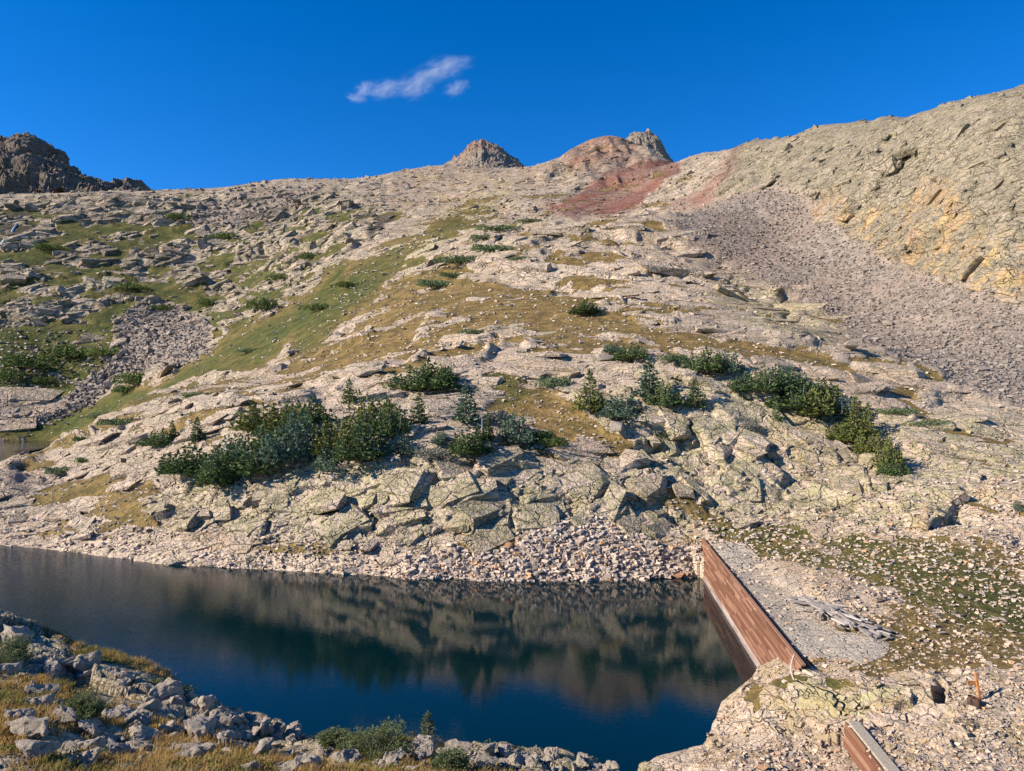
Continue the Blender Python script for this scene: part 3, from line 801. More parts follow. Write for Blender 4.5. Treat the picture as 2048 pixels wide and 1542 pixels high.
for nd in PKD.node_tree.nodes:
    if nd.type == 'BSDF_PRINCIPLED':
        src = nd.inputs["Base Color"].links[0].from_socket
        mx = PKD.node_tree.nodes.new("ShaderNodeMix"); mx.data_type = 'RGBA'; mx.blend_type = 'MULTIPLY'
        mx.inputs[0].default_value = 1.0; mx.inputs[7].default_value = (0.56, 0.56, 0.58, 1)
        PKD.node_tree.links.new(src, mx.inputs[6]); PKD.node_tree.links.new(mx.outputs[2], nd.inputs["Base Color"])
peak("mountain_peak", "pointed pale scree peak in the middle of the skyline",
     [(835, 362), (870, 345), (892, 330), (915, 312), (930, 300), (943, 288), (950, 281), (957, 283), (962, 277), (970, 283), (985, 287), (1000, 297), (1015, 308), (1035, 322), (1055, 335), (1080, 352), (1100, 365)], 1250, 400, 960, 300, 6, PKM, 0.5)
peak("mountain_peak", "small rounded green-grey summit behind the red peak",
     [(1215, 318), (1235, 298), (1250, 281), (1262, 271), (1275, 264), (1292, 262), (1305, 267), (1316, 276), (1324, 290), (1330, 304), (1345, 322), (1365, 345)], 1150, 380, 1000, 320, 8, PKM)
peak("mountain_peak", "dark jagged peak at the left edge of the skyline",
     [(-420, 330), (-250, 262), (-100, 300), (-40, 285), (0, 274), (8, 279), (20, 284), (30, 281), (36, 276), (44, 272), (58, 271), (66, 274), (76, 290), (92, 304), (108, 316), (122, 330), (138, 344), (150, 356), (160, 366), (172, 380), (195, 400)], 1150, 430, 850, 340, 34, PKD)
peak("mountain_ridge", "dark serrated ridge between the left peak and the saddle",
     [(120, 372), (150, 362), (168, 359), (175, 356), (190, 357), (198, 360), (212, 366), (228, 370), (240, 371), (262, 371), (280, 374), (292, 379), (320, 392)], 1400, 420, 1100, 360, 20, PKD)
# ------------------------------------------------------------------ water
def water_material():
    t = NT("lake_water")
    P = t.geo()
    big = t.noise(P, 0.045, 2, 0.5)
    r1 = t.noise(t.mapping(P, (0.8, 2.4, 1)), 1.3, 3, 0.6)
    r2 = t.noise(t.mapping(P, (1.0, 2.0, 1), (0, 0, 0.5)), 4.5, 2, 0.6)
    h = t.math('ADD', t.math('MULTIPLY', r1, 1.0), t.math('MULTIPLY', r2, 0.55))
    # breeze: rougher towards the open left side of the lake
    sx = t.n("ShaderNodeSeparateXYZ"); t.l(P, sx.inputs[0])
    breeze = t.math('ADD', t.ramp(t.math('ADD', sx.outputs[0], t.math('MULTIPLY', big, 30.0)), 5.0, -45.0), 0.07)
    h = t.math('MULTIPLY', h, breeze)
    nrm = t.bump(h, 0.30, 0.10)
    gl = t.n("ShaderNodeBsdfGlossy"); gl.inputs["Roughness"].default_value = 0.02; gl.inputs["Color"].default_value = (1, 1, 1, 1)
    t.l(nrm, gl.inputs["Normal"])
    tr = t.n("ShaderNodeBsdfTransparent"); tr.inputs["Color"].default_value = (0.55, 0.78, 0.82, 1)
    df = t.n("ShaderNodeBsdfDiffuse"); df.inputs["Color"].default_value = (0.0006, 0.021, 0.027, 1)
    ms = t.n("ShaderNodeMixShader"); ms.inputs[0].default_value = 0.5
    t.l(tr.outputs[0], ms.inputs[1]); t.l(df.outputs[0], ms.inputs[2])
    fr = t.n("ShaderNodeFresnel"); fr.inputs["IOR"].default_value = 1.33; t.l(nrm, fr.inputs["Normal"])
    m2 = t.n("ShaderNodeMixShader"); t.l(fr.outputs[0], m2.inputs[0])
    t.l(ms.outputs[0], m2.inputs[1]); t.l(gl.outputs[0], m2.inputs[2])
    t.l(m2.outputs[0], t.out.inputs["Surface"])
    va = t.n("ShaderNodeVolumeAbsorption"); va.inputs["Color"].default_value = (0.10, 0.60, 0.72, 1); va.inputs["Density"].default_value = 0.55
    t.l(va.outputs[0], t.out.inputs["Volume"])
    return t.m
WM = water_material()
def prism(name, poly, z0, z1, mat):
    bm = bmesh.new()
    b = [bm.verts.new((x, y, z0)) for x, y in poly]; tp = [bm.verts.new((x, y, z1)) for x, y in poly]
    n = len(poly)
    bm.faces.new(tp); bm.faces.new(b[::-1])
    for k in range(n): bm.faces.new((b[k], b[(k + 1) % n], tp[(k + 1) % n], tp[k]))
    bmesh.ops.recalc_face_normals(bm, faces=bm.faces)
    me = bpy.data.meshes.new(name); bm.to_mesh(me); bm.free()
    me.materials.append(mat)
    return link(bpy.data.objects.new(name, me))
def grow(poly, g):
    c = np.mean(poly, 0)
    return [tuple(np.array(p) + (np.array(p) - c) / np.linalg.norm(np.array(p) - c) * g) for p in poly]
lk = prism("lake_water", [(-190, 118), (-69, 106), (-40, 96), (0, 84), (20.5, 84), (20.3, 78), (16.6, 46.5), (16.3, 43.5), (13, 39), (9, 33), (5, 26), (-60, 18), (-190, 40)], -11, 0.0, WM)
tag(lk, "dark blue mountain lake held behind the timber dam", kind="structure")
lk2 = prism("lake_arm_water", [(-600, 408), (-240, 408), (-205, 300), (-120, 200), (-115, 158), (-160, 146), (-600, 146)], -8, 0.0, WM)
tag(lk2, "grey arm of the lake behind the left promontory", kind="structure")
# ------------------------------------------------------------------ near bank under the camera
NB = []
SIL = [(-700, 1200, 26), (-300, 1215, 24), (0, 1247, 22), (60, 1262, 21.5), (120, 1300, 21), (200, 1322, 20.5), (300, 1362, 20), (380, 1392, 19), (440, 1424, 18.3), (500, 1448, 17.6), (600, 1474, 17), (700, 1488, 16), (850, 1497, 15.3), (1000, 1507, 15),
       (1100, 1522, 15), (1200, 1534, 15), (1300, 1552, 15), (1400, 1580, 15), (1560, 1640, 15)]
for px, py, d in SIL:
    NB.append(Pp(px, py, d))
    z = CZ + d * (YH - py) / F
    NB.append(Zp(px, d + 1.6, z - 1.6)); NB.append(Zp(px, d + 6, z - 6.5)); NB.append(Zp(px, d + 14, z - 14)); NB.append(Zp(px, 44, -7))
for px, py, d in [(0, 1330, 16.5), (0, 1400, 13.2), (0, 1470, 11), (0, 1542, 9.2), (-400, 1330, 16.5), (-400, 1542, 9.2), (300, 1440, 14.5), (300, 1500, 11.5), (300, 1560, 9.3), (600, 1510, 13.5), (600, 1560, 10), (850, 1530, 12.5), (850, 1580, 9.8), (1100, 1550, 12.5), (1100, 1600, 10), (1300, 1600, 12), (1560, 1720, 11)]:
    NB.append(Pp(px, py, d))
for px in (-700, -200, 300, 800, 1300, 1560):
    NB.append(Zp(px, 6.0, 14.5)); NB.append(Zp(px, 3.0, 15.8)); NB.append(Zp(px, 1.4, 16.2))
nfield = tps_fit(NB)
nb_cols = np.concatenate([np.linspace(-700, -10, 70, endpoint=False), np.linspace(-10, 1420, 520), np.linspace(1420, 1560, 16)[1:]])
ng = np.linspace(math.log(1.6), math.log(44), 500)
gp = np.linspace(-700, 1560, 120)
NE = nfield(*np.meshgrid(gp, ng, indexing='ij'))
ci = np.interp(nb_cols, gp, np.arange(len(gp))); c0 = np.minimum(ci.astype(int), len(gp) - 2); cf = (ci - c0)[:, None]
NE = NE[c0] * (1 - cf) + NE[c0 + 1] * cf
NRN = 300
sn = np.concatenate([np.linspace(math.log(1.6), math.log(8), 25, endpoint=False), np.linspace(math.log(8), math.log(24), 235, endpoint=False), np.linspace(math.log(24), math.log(44), 40)])
NS = np.repeat(sn[None], len(nb_cols), 0)
NEE = np.stack([np.interp(sn, ng, NE[k]) for k in range(len(nb_cols))])
ND = np.exp(NS); NPX = np.repeat(nb_cols[:, None], NRN, 1)
nX = ND * (NPX - CX) / F; nY = ND; nZ = CZ + ND * NEE
nP = np.c_[nX.ravel(), nY.ravel(), nZ.ravel()]
nPY = (YH - F * (nZ - CZ) / ND)
outc = np.clip(pm(NPX, nPY, [(-300, 1200), (0, 1235), (130, 1290), (330, 1365), (430, 1410), (360, 1430), (200, 1370), (60, 1330), (-300, 1300)], 14)
               + pm(NPX, nPY, [(400, 1400), (520, 1440), (640, 1470), (560, 1490), (420, 1450)], 12) + pm(NPX, nPY, [(880, 1490), (1300, 1530), (1420, 1590), (1200, 1580), (1000, 1540)], 12), 0, 1).ravel()
back = sstep(0.5, 3.0, (ND - np.interp(NPX, [s[0] for s in SIL], [s[2] for s in SIL]))).ravel()
rk = np.maximum(outc, back)
nn = grid_normals(nX, nY, nZ).reshape(-1, 3)
dsp = np.zeros(len(nP)); ncell = np.full(len(nP), 0.5)
for k, (size, a) in enumerate([(2.6, 0.16), (0.9, 0.15), (0.3, 0.10)]):
    h, r2, cr = block_h(np.c_[nP[:, 0], nP[:, 1], nP[:, 2] * 1.5] / size, 400 + 20 * k)
    dsp += h * size * a * (0.18 + 0.82 * rk); ncell = ncell * 0.5 + 0.5 * r2
dsp += fbm(nP / 1.3, 5, 470, 0.55) * 0.16
nV = nP + nn * dsp[:, None]
ix = np.arange(len(nP)).reshape(len(nb_cols), NRN)
q = np.stack([ix[:-1, :-1], ix[1:, :-1], ix[1:, 1:], ix[:-1, 1:]], -1).reshape(-1, 4)
NM = terrain_material("near_bank_ground", 0.16)
me = mesh_from("near_bank", nV, q, NM, False)
ngr = np.clip(0.52 + 0.7 * fbm(nP / 1.6, 3, 480) - 0.9 * rk, 0, 1)
add_attr(me, "m1", np.c_[ngr, np.zeros(len(nP)), ncell])
add_attr(me, "m2", np.c_[np.zeros(len(nP)), np.zeros(len(nP)), np.full(len(nP), 0.45)])
add_attr(me, "m4", np.c_[np.full(len(nP), 0.7), np.zeros(len(nP)), np.zeros(len(nP))])
add_attr(me, "m3", np.c_[np.clip(0.25 + fbm(nP / 2.0, 2, 485), 0, 1), np.zeros(len(nP)), np.zeros(len(nP))])
nb = link(bpy.data.objects.new("near_bank_terrain", me))
tag(nb, "grassy boulder bank in the near left corner above the lake", kind="structure")
nVg = nV.reshape(len(nb_cols), NRN, 3)
nVPY = YH - F * (nVg[..., 2] - CZ) / nVg[..., 1]
def on_bank(px, py):
    k = int(np.clip(np.searchsorted(nb_cols, px), 0, len(nb_cols) - 1))
    v = nVPY[k]
    st = int(np.argmax(v < 1900))
    hits = np.nonzero(v[st:] <= py)[0]
    if not len(hits):
        j = int(np.argmin(v))
    else:
        j = max(st + int(hits[0]), 1)
        a = np.clip((v[j - 1] - py) / max(v[j - 1] - v[j], 1e-6), 0, 1)
        return nVg[k, j - 1] * (1 - a) + nVg[k, j] * a
    return nVg[k, j]

# ------------------------------------------------------------------ stones
def stone_mesh(seed, name, detail, mat, flat=1.0, rough=0.05, smooth=False):
    """an angular block: hull of a few points, edges knocked off, faces roughened"""
    r = np.random.default_rng(seed)
    bm = bmesh.new()
    n = 11
    for k in range(n):
        v = r.normal(size=3); v /= np.linalg.norm(v)
        v = np.sign(v) * np.abs(v) ** 0.62 * r.uniform(0.72, 1.0)
        bm.verts.new(v * np.array([1.0, 0.75, 0.62 * flat]))
    res = bmesh.ops.convex_hull(bm, input=bm.verts)
    for v in [v for v in bm.verts if not v.link_faces]: bm.verts.remove(v)
    if detail > 0:
        bmesh.ops.dissolve_limit(bm, angle_limit=0.30, verts=bm.verts, edges=bm.edges)
        bmesh.ops.bevel(bm, geom=bm.edges[:], offset=0.05, segments=1, affect='EDGES', profile=0.6, clamp_overlap=True)
        bmesh.ops.triangulate(bm, faces=bm.faces)
        for _ in range(detail):
            bmesh.ops.subdivide_edges(bm, edges=[e for e in bm.edges if e.calc_length() > 0.16], cuts=1, use_grid_fill=True)
            bmesh.ops.triangulate(bm, faces=bm.faces)
        co = np.array([v.co[:] for v in bm.verts])
        bh, _, _ = block_h(co * 2.2 + seed, seed % 50)
        dn = fbm(co * 3 + seed * 7.7, 4, seed % 97, 0.6) * rough + bh * rough * 0.55
        bm.normal_update()
        for v, k in zip(bm.verts, dn): v.co += v.normal * float(k)
    me = bpy.data.meshes.new(name)
    bm.to_mesh(me); bm.free()
    me.materials.append(mat)
    if smooth: me.polygons.foreach_set("use_smooth", np.ones(len(me.polygons), bool))
    return me

def stone_material(name, fine, tint_a, tint_b, lichen, orange=0.0):
    t = NT(name)
    P = t.geo(); R = t.rnd()
    n1 = t.noise(P, 0.6 / fine, 4, 0.6); n2 = t.noise(P, 3.0 / fine, 4, 0.65); n3 = t.noise(P, 11.0 / fine, 3, 0.7)
    col = t.mix(R, tint_a, tint_b)
    col = t.mix(t.math('MULTIPLY', t.ramp(n1, 0.45, 0.75), 0.6), col, (0.20, 0.185, 0.175))
    if orange:
        col = t.mix(t.math('MULTIPLY', t.ramp(t.math('ADD', R, t.math('MULTIPLY', n1, 0.3)), 0.92, 1.08), orange), col, (0.46, 0.22, 0.09))
    col = t.mix(t.math('MULTIPLY', t.ramp(n2, 0.54, 0.66), lichen), col, (0.37, 0.37, 0.16))
    col = t.mix(t.math('MULTIPLY', t.ramp(n3, 0.54, 0.66), 0.55), col, (0.11, 0.105, 0.095))
    hgt = t.math('ADD', t.math('MULTIPLY', n2, 0.8), t.math('MULTIPLY', n3, 0.6))
    return t.finish(col, 0.93, t.bump(hgt, 1.0, 0.30 * fine), 0.12)
M_BOULD = stone_material("boulder_stone", 0.16, (0.31, 0.26, 0.215), (0.42, 0.35, 0.285), 0.5)
M_BLOCK = stone_material("shore_block_stone", 0.8, (0.30, 0.255, 0.22), (0.48, 0.385, 0.30), 0.18, 0.8)
M_HILL = stone_material("hill_stone", 1.0, (0.32, 0.27, 0.225), (0.48, 0.39, 0.31), 0.3, 0.5)
boulders = [stone_mesh(700 + k, "boulder", 3, M_BOULD, 0.8 + 0.07 * (k % 5), 0.11) for k in range(12)]
blocks = [stone_mesh(800 + k, "block", 1, M_BLOCK, 0.55 + 0.09 * (k % 5), 0.03) for k in range(12)]
hblocks = []
for k in range(8):
    m = blocks[k].copy(); m.materials[0] = M_HILL; hblocks.append(m)

def put_stone(name, me, loc, size, rz, tilt, label, group, squash=1.0, cat="boulder"):
    o = bpy.data.objects.new(name, me)
    o.location = loc
    o.scale = (size, size, size * squash)
    o.rotation_euler = (tilt[0], tilt[1], rz)
    link(o)
    return tag(o, label, cat, group)

# the large foreground boulders, one by one: pixel of the middle, width in pixels
BIG = [(60, 1495, 92, "large dark-topped grey boulder in the near left corner"), (125, 1502, 44, "upright pointed grey stone right of the dark-topped corner boulder"), (172, 1496, 62, "leaning split slab, left of two sharp grey wedges"),
       (180, 1520, 52, "pale sharp wedge of rock at the bottom edge, left corner"), (222, 1495, 54, "grey wedge with a black right side near the bottom left"), (60, 1448, 110, "wide cluster boulder with pale rounded lobes at the left edge"),
       (118, 1440, 60, "blocky grey boulder with a square dark right side in the left grass"), (165, 1458, 58, "low oval grey boulder below the dark spruce sprig"), (232, 1432, 60, "flat-topped pale boulder with black underside above the grass"),
       (265, 1450, 64, "triangular grey boulder shaded on its right, middle of the bank"), (332, 1455, 60, "smooth rounded tan-grey boulder at mid bank"), (290, 1412, 52, "low boulder with a bright yellow-green lichen patch"),
       (395, 1455, 90, "broad pale humped boulder at the centre of the bank"), (380, 1500, 76, "wide low boulder with lichen above the bottom grass"), (372, 1512, 30, "thin upright sliver of grey rock at the bottom"),
       (70, 1375, 66, "pale pink-grey boulder on the upper left grass"), (92, 1335, 70, "lichened boulder below the left outcrop"), (35, 1270, 90, "big block with a black right face on top of the left outcrop"),
       (150, 1330, 80, "grey-green boulder resting against the left outcrop"), (30, 1430, 60, "grey boulder at the left picture edge in grass"), (445, 1490, 60, "squared lichened boulder right of the bank centre"),
       (500, 1500, 70, "low wide yellow-lichened slab in the bottom grass"), (545, 1512, 60, "dark grey boulder by the bottom edge, left of the spruce bush"), (610, 1525, 64, "pale rounded boulder at the bottom edge below the shore stones"),
       (690, 1520, 50, "tall lichen-spotted pointed boulder beside the spruce bush"), (775, 1520, 58, "white-grey boulder in front of the spruce bush"), (805, 1512, 40, "small dark boulder right of the spruce bush"),
       (855, 1486, 62, "flat layered slab at the foot of the spruce sapling"), (840, 1502, 80, "low ledge stone below the layered slab"), (895, 1515, 58, "tilted pale boulder with a black side right of the sapling"),
       (940, 1522, 46, "mottled upright boulder among red-brown plants"), (925, 1497, 60, "bright lichened flat boulder on the shore edge right of the sapling"), (972, 1502, 60, "rounded pale boulder on the water edge, right of the flat one"),
       (1010, 1512, 44, "grey boulder with dark cleft on the near shore"), (1105, 1510, 46, "small pale boulder on the near shore crest to the right"), (560, 1462, 40, "upright grey stone on the near shore crest"),
       (585, 1450, 30, "small pointed stone alone on the near shore crest"), (250, 1355, 52, "rounded lichened rock at the right end of the left outcrop"), (330, 1388, 60, "craggy grey boulder on the bank crest"),
       (400, 1405, 62, "rough knobbly rock on the bank crest above the water"), (440, 1440, 54, "grey rock stacked against the crest boulders"), (470, 1432, 44, "pale block on the crest near the blue water"), (0, 1335, 60, "pale broken boulder cut by the left frame edge")]
k = 0
for px, py, wpx, lab in BIG:
    p = on_bank(px, py + wpx * 0.22)
    s = wpx * p[1] / F * 0.66
    put_stone("boulder", boulders[k % 12], (p[0], p[1] + s * 0.3, p[2] + s * 0.16), s, rng.uniform(0, 6.28), rng.uniform(-0.45, 0.45, 2), lab, "boulders on the near bank", rng.uniform(0.8, 1.15))
    k += 1
# smaller ones packed between them
NB_LABEL = "small grey lichened stone lying in the dry grass of the near bank"
NB_LABEL2 = "small angular stone packed along the crest of the near shore"
for i in range(230):
    if i < 140:
        px = rng.uniform(-20, 1120); t_ = rng.uniform(0, 1) ** 0.8
        top = np.interp(px, [s[0] for s in SIL], [s[1] for s in SIL])
        py = top + 14 + t_ * max(1542 - top - 10, 6)
        zone = "below the left outcrop" if px < 210 else "in the middle of the near bank" if px < 430 else "left of the sprawling spruce bush" if px < 680 else "in front of the sprawling spruce bush" if px < 830 else "right of the spruce sapling"
        lab = "lichened grey stone in dry grass " + zone; g = "small stones in the near grass"
        wpx = min(rng.lognormal(3.5, 0.4), 72)
    else:
        px = rng.uniform(330, 1240); top = np.interp(px, [s[0] for s in SIL], [s[1] for s in SIL])
        py = top + rng.uniform(-3, 18); zone = "above the middle of the bank" if px < 480 else "left of the sprawling spruce bush" if px < 680 else "between spruce bush and sapling" if px < 860 else "right of the spruce sapling"
        lab = "angular stone on the near shore crest " + zone; g = "stones along the near shore crest"
        wpx = rng.uniform(20, 50)
    p = on_bank(px, py)
    s = wpx * p[1] / F * 0.58
    put_stone("stone", boulders[rng.integers(12)], (p[0], p[1], p[2] + s * 0.1), s, rng.uniform(0, 6.28), rng.uniform(-0.5, 0.5, 2), lab, g, rng.uniform(0.7, 1.1), "stone")

# shore rubble below the far cliff: the biggest blocks singly
def rub_pt():
    while True:
        px, py = rng.uniform(780, 1400), rng.uniform(1040, 1158)
        if poly_sd(np.array([px]), np.array([py]), RUBBLE)[0] > 0: return px, py
NAMED = [(868, 1141, 24, "blue-grey rounded boulder at the waterline of the far shore"), (933, 1072, 22, "square grey block standing below the lichened cliff"), (1238, 848, 70, "large orange-sided block below the middle spruces"), (330, 690, 26, "lone pale boulder in the left scree"),
         (340, 665, 22, "pinkish boulder above the left scree meadow edge"), (1210, 712, 44, "big pale block beside the spruce mound on the knoll"), (1335, 705, 1, ""), (250, 852, 26, "grey flat boulder in the shrubs of the promontory"), (345, 983, 22, "blue-grey slab on the grassy promontory"),
         (1430, 930, 26, "dark-faced block in the gully right of the crag"), (908, 497, 22, "orange block on the upper knoll"), (1775, 645, 30, "dark-edged block at the foot of the scree"), (1690, 690, 50, "long buff slab at the scree edge")]
for px, py, wpx, lab in NAMED:
    if not lab: continue
    p = on_hill(px, py + wpx * 0.2)
    s = wpx * p[1] / F * 0.55
    put_stone("boulder", (hblocks if py < 1000 else blocks)[rng.integers(8)], (p[0], p[1], p[2] + s * 0.25), s, rng.uniform(0, 6.28), rng.uniform(-0.25, 0.25, 2), lab, "single boulders across the lake")
sizes = np.sort(rng.lognormal(2.55, 0.42, 190))[::-1]
for wpx in sizes:
    px, py = rub_pt()
    wpx = min(wpx, 30)
    p = on_hill(px, py)
    s = wpx * p[1] / F * 0.55
    put_stone("rubble_block", blocks[rng.integers(12)], (p[0], p[1], p[2] + s * 0.22), s, rng.uniform(0, 6.28), rng.uniform(-0.5, 0.5, 2),
              "pale angular block %s of the far shore rubble, %s" % ("at the waterline" if py > 1125 else "in the middle" if py > 1085 else "at the top", "left of the blue-grey boulder" if px < 868 else "below the square grey block" if px < 1010 else "in the central rubble cone" if px < 1240 else "next to the dam"), "rubble blocks on the far shore", rng.uniform(0.6, 1.1), "rock")
for i in range(100):
    if i < 55: px, py, = rng.uniform(1640, 2048), rng.uniform(1080, 1330)
    elif i < 80: px, py = rng.uniform(1420, 1680), rng.uniform(1470, 1542)
    else: px, py = rng.uniform(1760, 2048), rng.uniform(1440, 1542)
    p = on_hill(px, py)
    wpx = min(rng.lognormal(2.6, 0.4), 34)
    s = wpx * p[1] / F * 0.52
    lab = ("loose pale block on the stony turf right of the dam" if i < 55 else "loose pink block on the spillway corner beside the lake" if i < 80 else "loose broken block beside the small timber wall")
    g = ("blocks right of the dam" if i < 55 else "blocks on the spillway corner" if i < 80 else "blocks by the small wall")
    put_stone("loose_block", blocks[rng.integers(12)], (p[0], p[1], p[2] + s * 0.15), s, rng.uniform(0, 6.28), rng.uniform(-0.35, 0.35, 2), lab, g, rng.uniform(0.45, 0.9), "rock")

# the uncountable rest, joined
def joined_stones(name, label, centres, sizes, mat, seed, squash=0.7):
    r = np.random.default_rng(seed)
    base = []
    for k in range(6):
        v = np.array([(a, b, c) for a in (-1, 1) for b in (-1, 1) for c in (-1, 1)], float) * [1, 0.75, 0.6]
        v += r.normal(size=v.shape) * 0.22
        base.append(v)
    base = np.array(base)
    fq = np.array([[0, 1, 3, 2], [4, 6, 7, 5], [0, 4, 5, 1], [2, 3, 7, 6], [0, 2, 6, 4], [1, 5, 7, 3]])
    n = len(centres)
    b = base[r.integers(0, 6, n)] * [1, 1, squash]
    e = r.uniform(0, 6.28, (n, 3)) * [0.12, 0.12, 1]
    cz, sz_ = np.cos(e[:, 2]), np.sin(e[:, 2]); cx_, sx_ = np.cos(e[:, 0]), np.sin(e[:, 0])
    x, y, z = b[..., 0], b[..., 1], b[..., 2]
    y, z = y * cx_[:, None] - z * sx_[:, None], y * sx_[:, None] + z * cx_[:, None]
    x, y = x * cz[:, None] - y * sz_[:, None], x * sz_[:, None] + y * cz[:, None]
    v = np.stack([x, y, z], -1) * sizes[:, None, None] + centres[:, None]
    f = (np.arange(n)[:, None, None] * 8 + fq[None]).reshape(-1, 4)
    me = mesh_from(name, v.reshape(-1, 3), f, mat)
    at = me.attributes.new("shade", 'FLOAT', 'POINT')
    at.data.foreach_set("value", np.repeat(r.uniform(0, 1, n), 8).astype(np.float32))
    o = link(bpy.data.objects.new(name, me))
    return tag(o, label, kind="stuff")
def loose_material(name, a, b, c=None):
    t = NT(name)
    nd = t.n("ShaderNodeAttribute", attribute_name="shade")
    col = t.mix(nd.outputs["Fac"], a, b)
    if c: col = t.mix(t.math('MULTIPLY', t.ramp(nd.outputs["Fac"], 0.90, 0.97), 0.8), col, c)
    n = t.noise(t.geo(), 1.5, 3, 0.6)
    col = t.mix(t.math('MULTIPLY', t.ramp(n, 0.45, 0.75), 0.35), col, (0.24, 0.21, 0.18))
    return t.finish(col, 0.95, None, 0.1)
def scatter(maskarr, n, seed, smin, smax, pix=True):
    """pick n vertices by weight times seen area; sizes in render pixels"""
    r = np.random.default_rng(seed)
    vis = (VPX > -30) & (VPX < 2080) & (VPY < 1560)
    wgt = (maskarr * vis).ravel().astype(float)
    p = r.choice(len(wgt), n, p=wgt / wgt.sum())
    c = V[p] + r.normal(size=(n, 3)) * 0.15 * (Dr[p] / 200)[:, None]
    s = r.uniform(0, 1, n) ** 2 * (smax - smin) + smin
    s = s * (Dr[p] / 731.0) * 0.5 if pix else s
    c[:, 2] += s * 0.2
    return c, s
tal_w = talus * (1 - 0.8 * red)
foot = np.clip(-poly_sd(PX, PY, CLIFF) / 230.0, 0, 1)
c_, s_ = scatter(tal_w * (0.55 + 0.45 * (gn > -0.1)), 17000, 1, 1.1, 3.2)
kd = np.interp(YH - F * (c_[:, 2] - CZ) / c_[:, 1], [420, 640, 840], [0.8, 1.0, 1.55]); s_ = s_ * kd
c2_, s2_ = scatter(talus * foot ** 2, 500, 77, 3.0, 8.0)
c_ = np.r_[c_, c2_]; s_ = np.r_[s_, s2_]
joined_stones("scree_stones", "grey scree stones below the right-hand cliff and in the left bowl", c_, s_, loose_material("scree_stone", (0.155, 0.13, 0.112), (0.31, 0.26, 0.22)), 5)
c_, s_ = scatter(rubble, 2600, 2, 2.5, 7.0)
joined_stones("shore_rubble", "small broken stones filling the far shore rubble", c_, s_, loose_material("shore_rubble_stone", (0.32, 0.265, 0.22), (0.56, 0.45, 0.35), (0.45, 0.24, 0.11)), 6)
hs = np.where(far, 0.25 + 0.9 * grass, 0) * (1 - talus) * (1 - cliff) * (Z > 0.4) * (D < 480) * (1 - 0.75 * meadow)
c_, s_ = scatter(hs, 6500, 3, 1.0, 3.8)
joined_stones("hillside_stones", "pale stones strewn over turf and ledges of the knoll", c_, s_, loose_material("strewn_stone", (0.33, 0.28, 0.225), (0.56, 0.46, 0.36)), 7, 0.55)
rb = np.where((D < 84) & (PX > 1400) & (Z > 0.1), 1.0, 0) * (1 - np.clip(gravel, 0, 1) * 0.8) * (1 - 0.8 * slabc)
rb = rb * (sdl < -0.3)
c_, s_ = scatter(rb, 6500, 4, 1.2, 4.6)
joined_stones("bank_stones", "broken stones covering the ground around the dam", c_, s_, loose_material("bank_stone", (0.33, 0.27, 0.22), (0.57, 0.44, 0.33), (0.45, 0.23, 0.10)), 8, 0.55)
sh = np.where((D < 120) & (D > 70) & (PX < 830) & (Z > 0.02) & (Z < 3.0) & (sdl < 0), 1.0, 0)
c_, s_ = scatter(sh, 1300, 9, 1.2, 4.5)
joined_stones("shoreline_stones", "flat pink stones along the left far shoreline", c_, s_, loose_material("shoreline_stone", (0.36, 0.29, 0.24), (0.60, 0.47, 0.36)), 9, 0.5)
# ------------------------------------------------------------------ timber dam
def wood_material(name, a, b, c, grain_axis=1, scale=1.0):
    t = NT(name)
    P = t.obj(); R = t.rnd()
    sc = [14.0, 14.0, 14.0]; sc[grain_axis] = 0.5
    add = t.n("ShaderNodeVectorMath", operation='ADD'); t.l(P, add.inputs[0])
    cmb = t.n("ShaderNodeCombineXYZ")
    for k in range(3): t.l(t.math('MULTIPLY', R, 37.0 + 11 * k), cmb.inputs[k])
    t.l(cmb.outputs[0], add.inputs[1])
    g = t.noise(t.mapping(add.outputs[0], tuple(sc)), 1.4 * scale, 4, 0.65)
    n = t.noise(add.outputs[0], 0.8, 3, 0.6)
    col = t.mix(R, a, b)
    col = t.mix(t.math('MULTIPLY', t.ramp(t.math('ADD', t.math('MULTIPLY', g, 0.6), t.math('MULTIPLY', R, 0.5)), 0.45, 0.9), 0.75), col, c)
    col = t.mix(t.math('MULTIPLY', t.ramp(g, 0.52, 0.75), 0.5), col, tuple(0.35 * v for v in a))
    col = t.mix(t.math('MULTIPLY', t.ramp(n, 0.5, 0.8), 0.35), col, tuple(0.6 * v for v in a))
    return t.finish(col, 0.85, t.bump(g, 0.6, 0.02), 0.15)
M_PLANK = wood_material("dam_plank_wood", (0.13, 0.060, 0.037), (0.20, 0.095, 0.058), (0.34, 0.20, 0.135))
M_BLEACH = wood_material("bleached_plank_wood", (0.24, 0.18, 0.155), (0.32, 0.25, 0.22), (0.38, 0.32, 0.29))
M_CORE = wood_material("dam_core_wood", (0.09, 0.05, 0.035), (0.10, 0.06, 0.04), (0.16, 0.10, 0.08))
M_GREYWOOD = wood_material("grey_lumber_wood", (0.19, 0.165, 0.15), (0.34, 0.305, 0.28), (0.47, 0.43, 0.39), 0)

def box_mesh(name, sx, sy, sz, mat, bev=0.008):
    bm = bmesh.new()
    bmesh.ops.create_cube(bm, size=1)
    for v in bm.verts: v.co = (v.co.x * sx, v.co.y * sy, v.co.z * sz)
    if bev: bmesh.ops.bevel(bm, geom=bm.edges[:], offset=bev, segments=1, affect='EDGES')
    me = bpy.data.meshes.new(name); bm.to_mesh(me); bm.free()
    me.materials.append(mat)
    return me

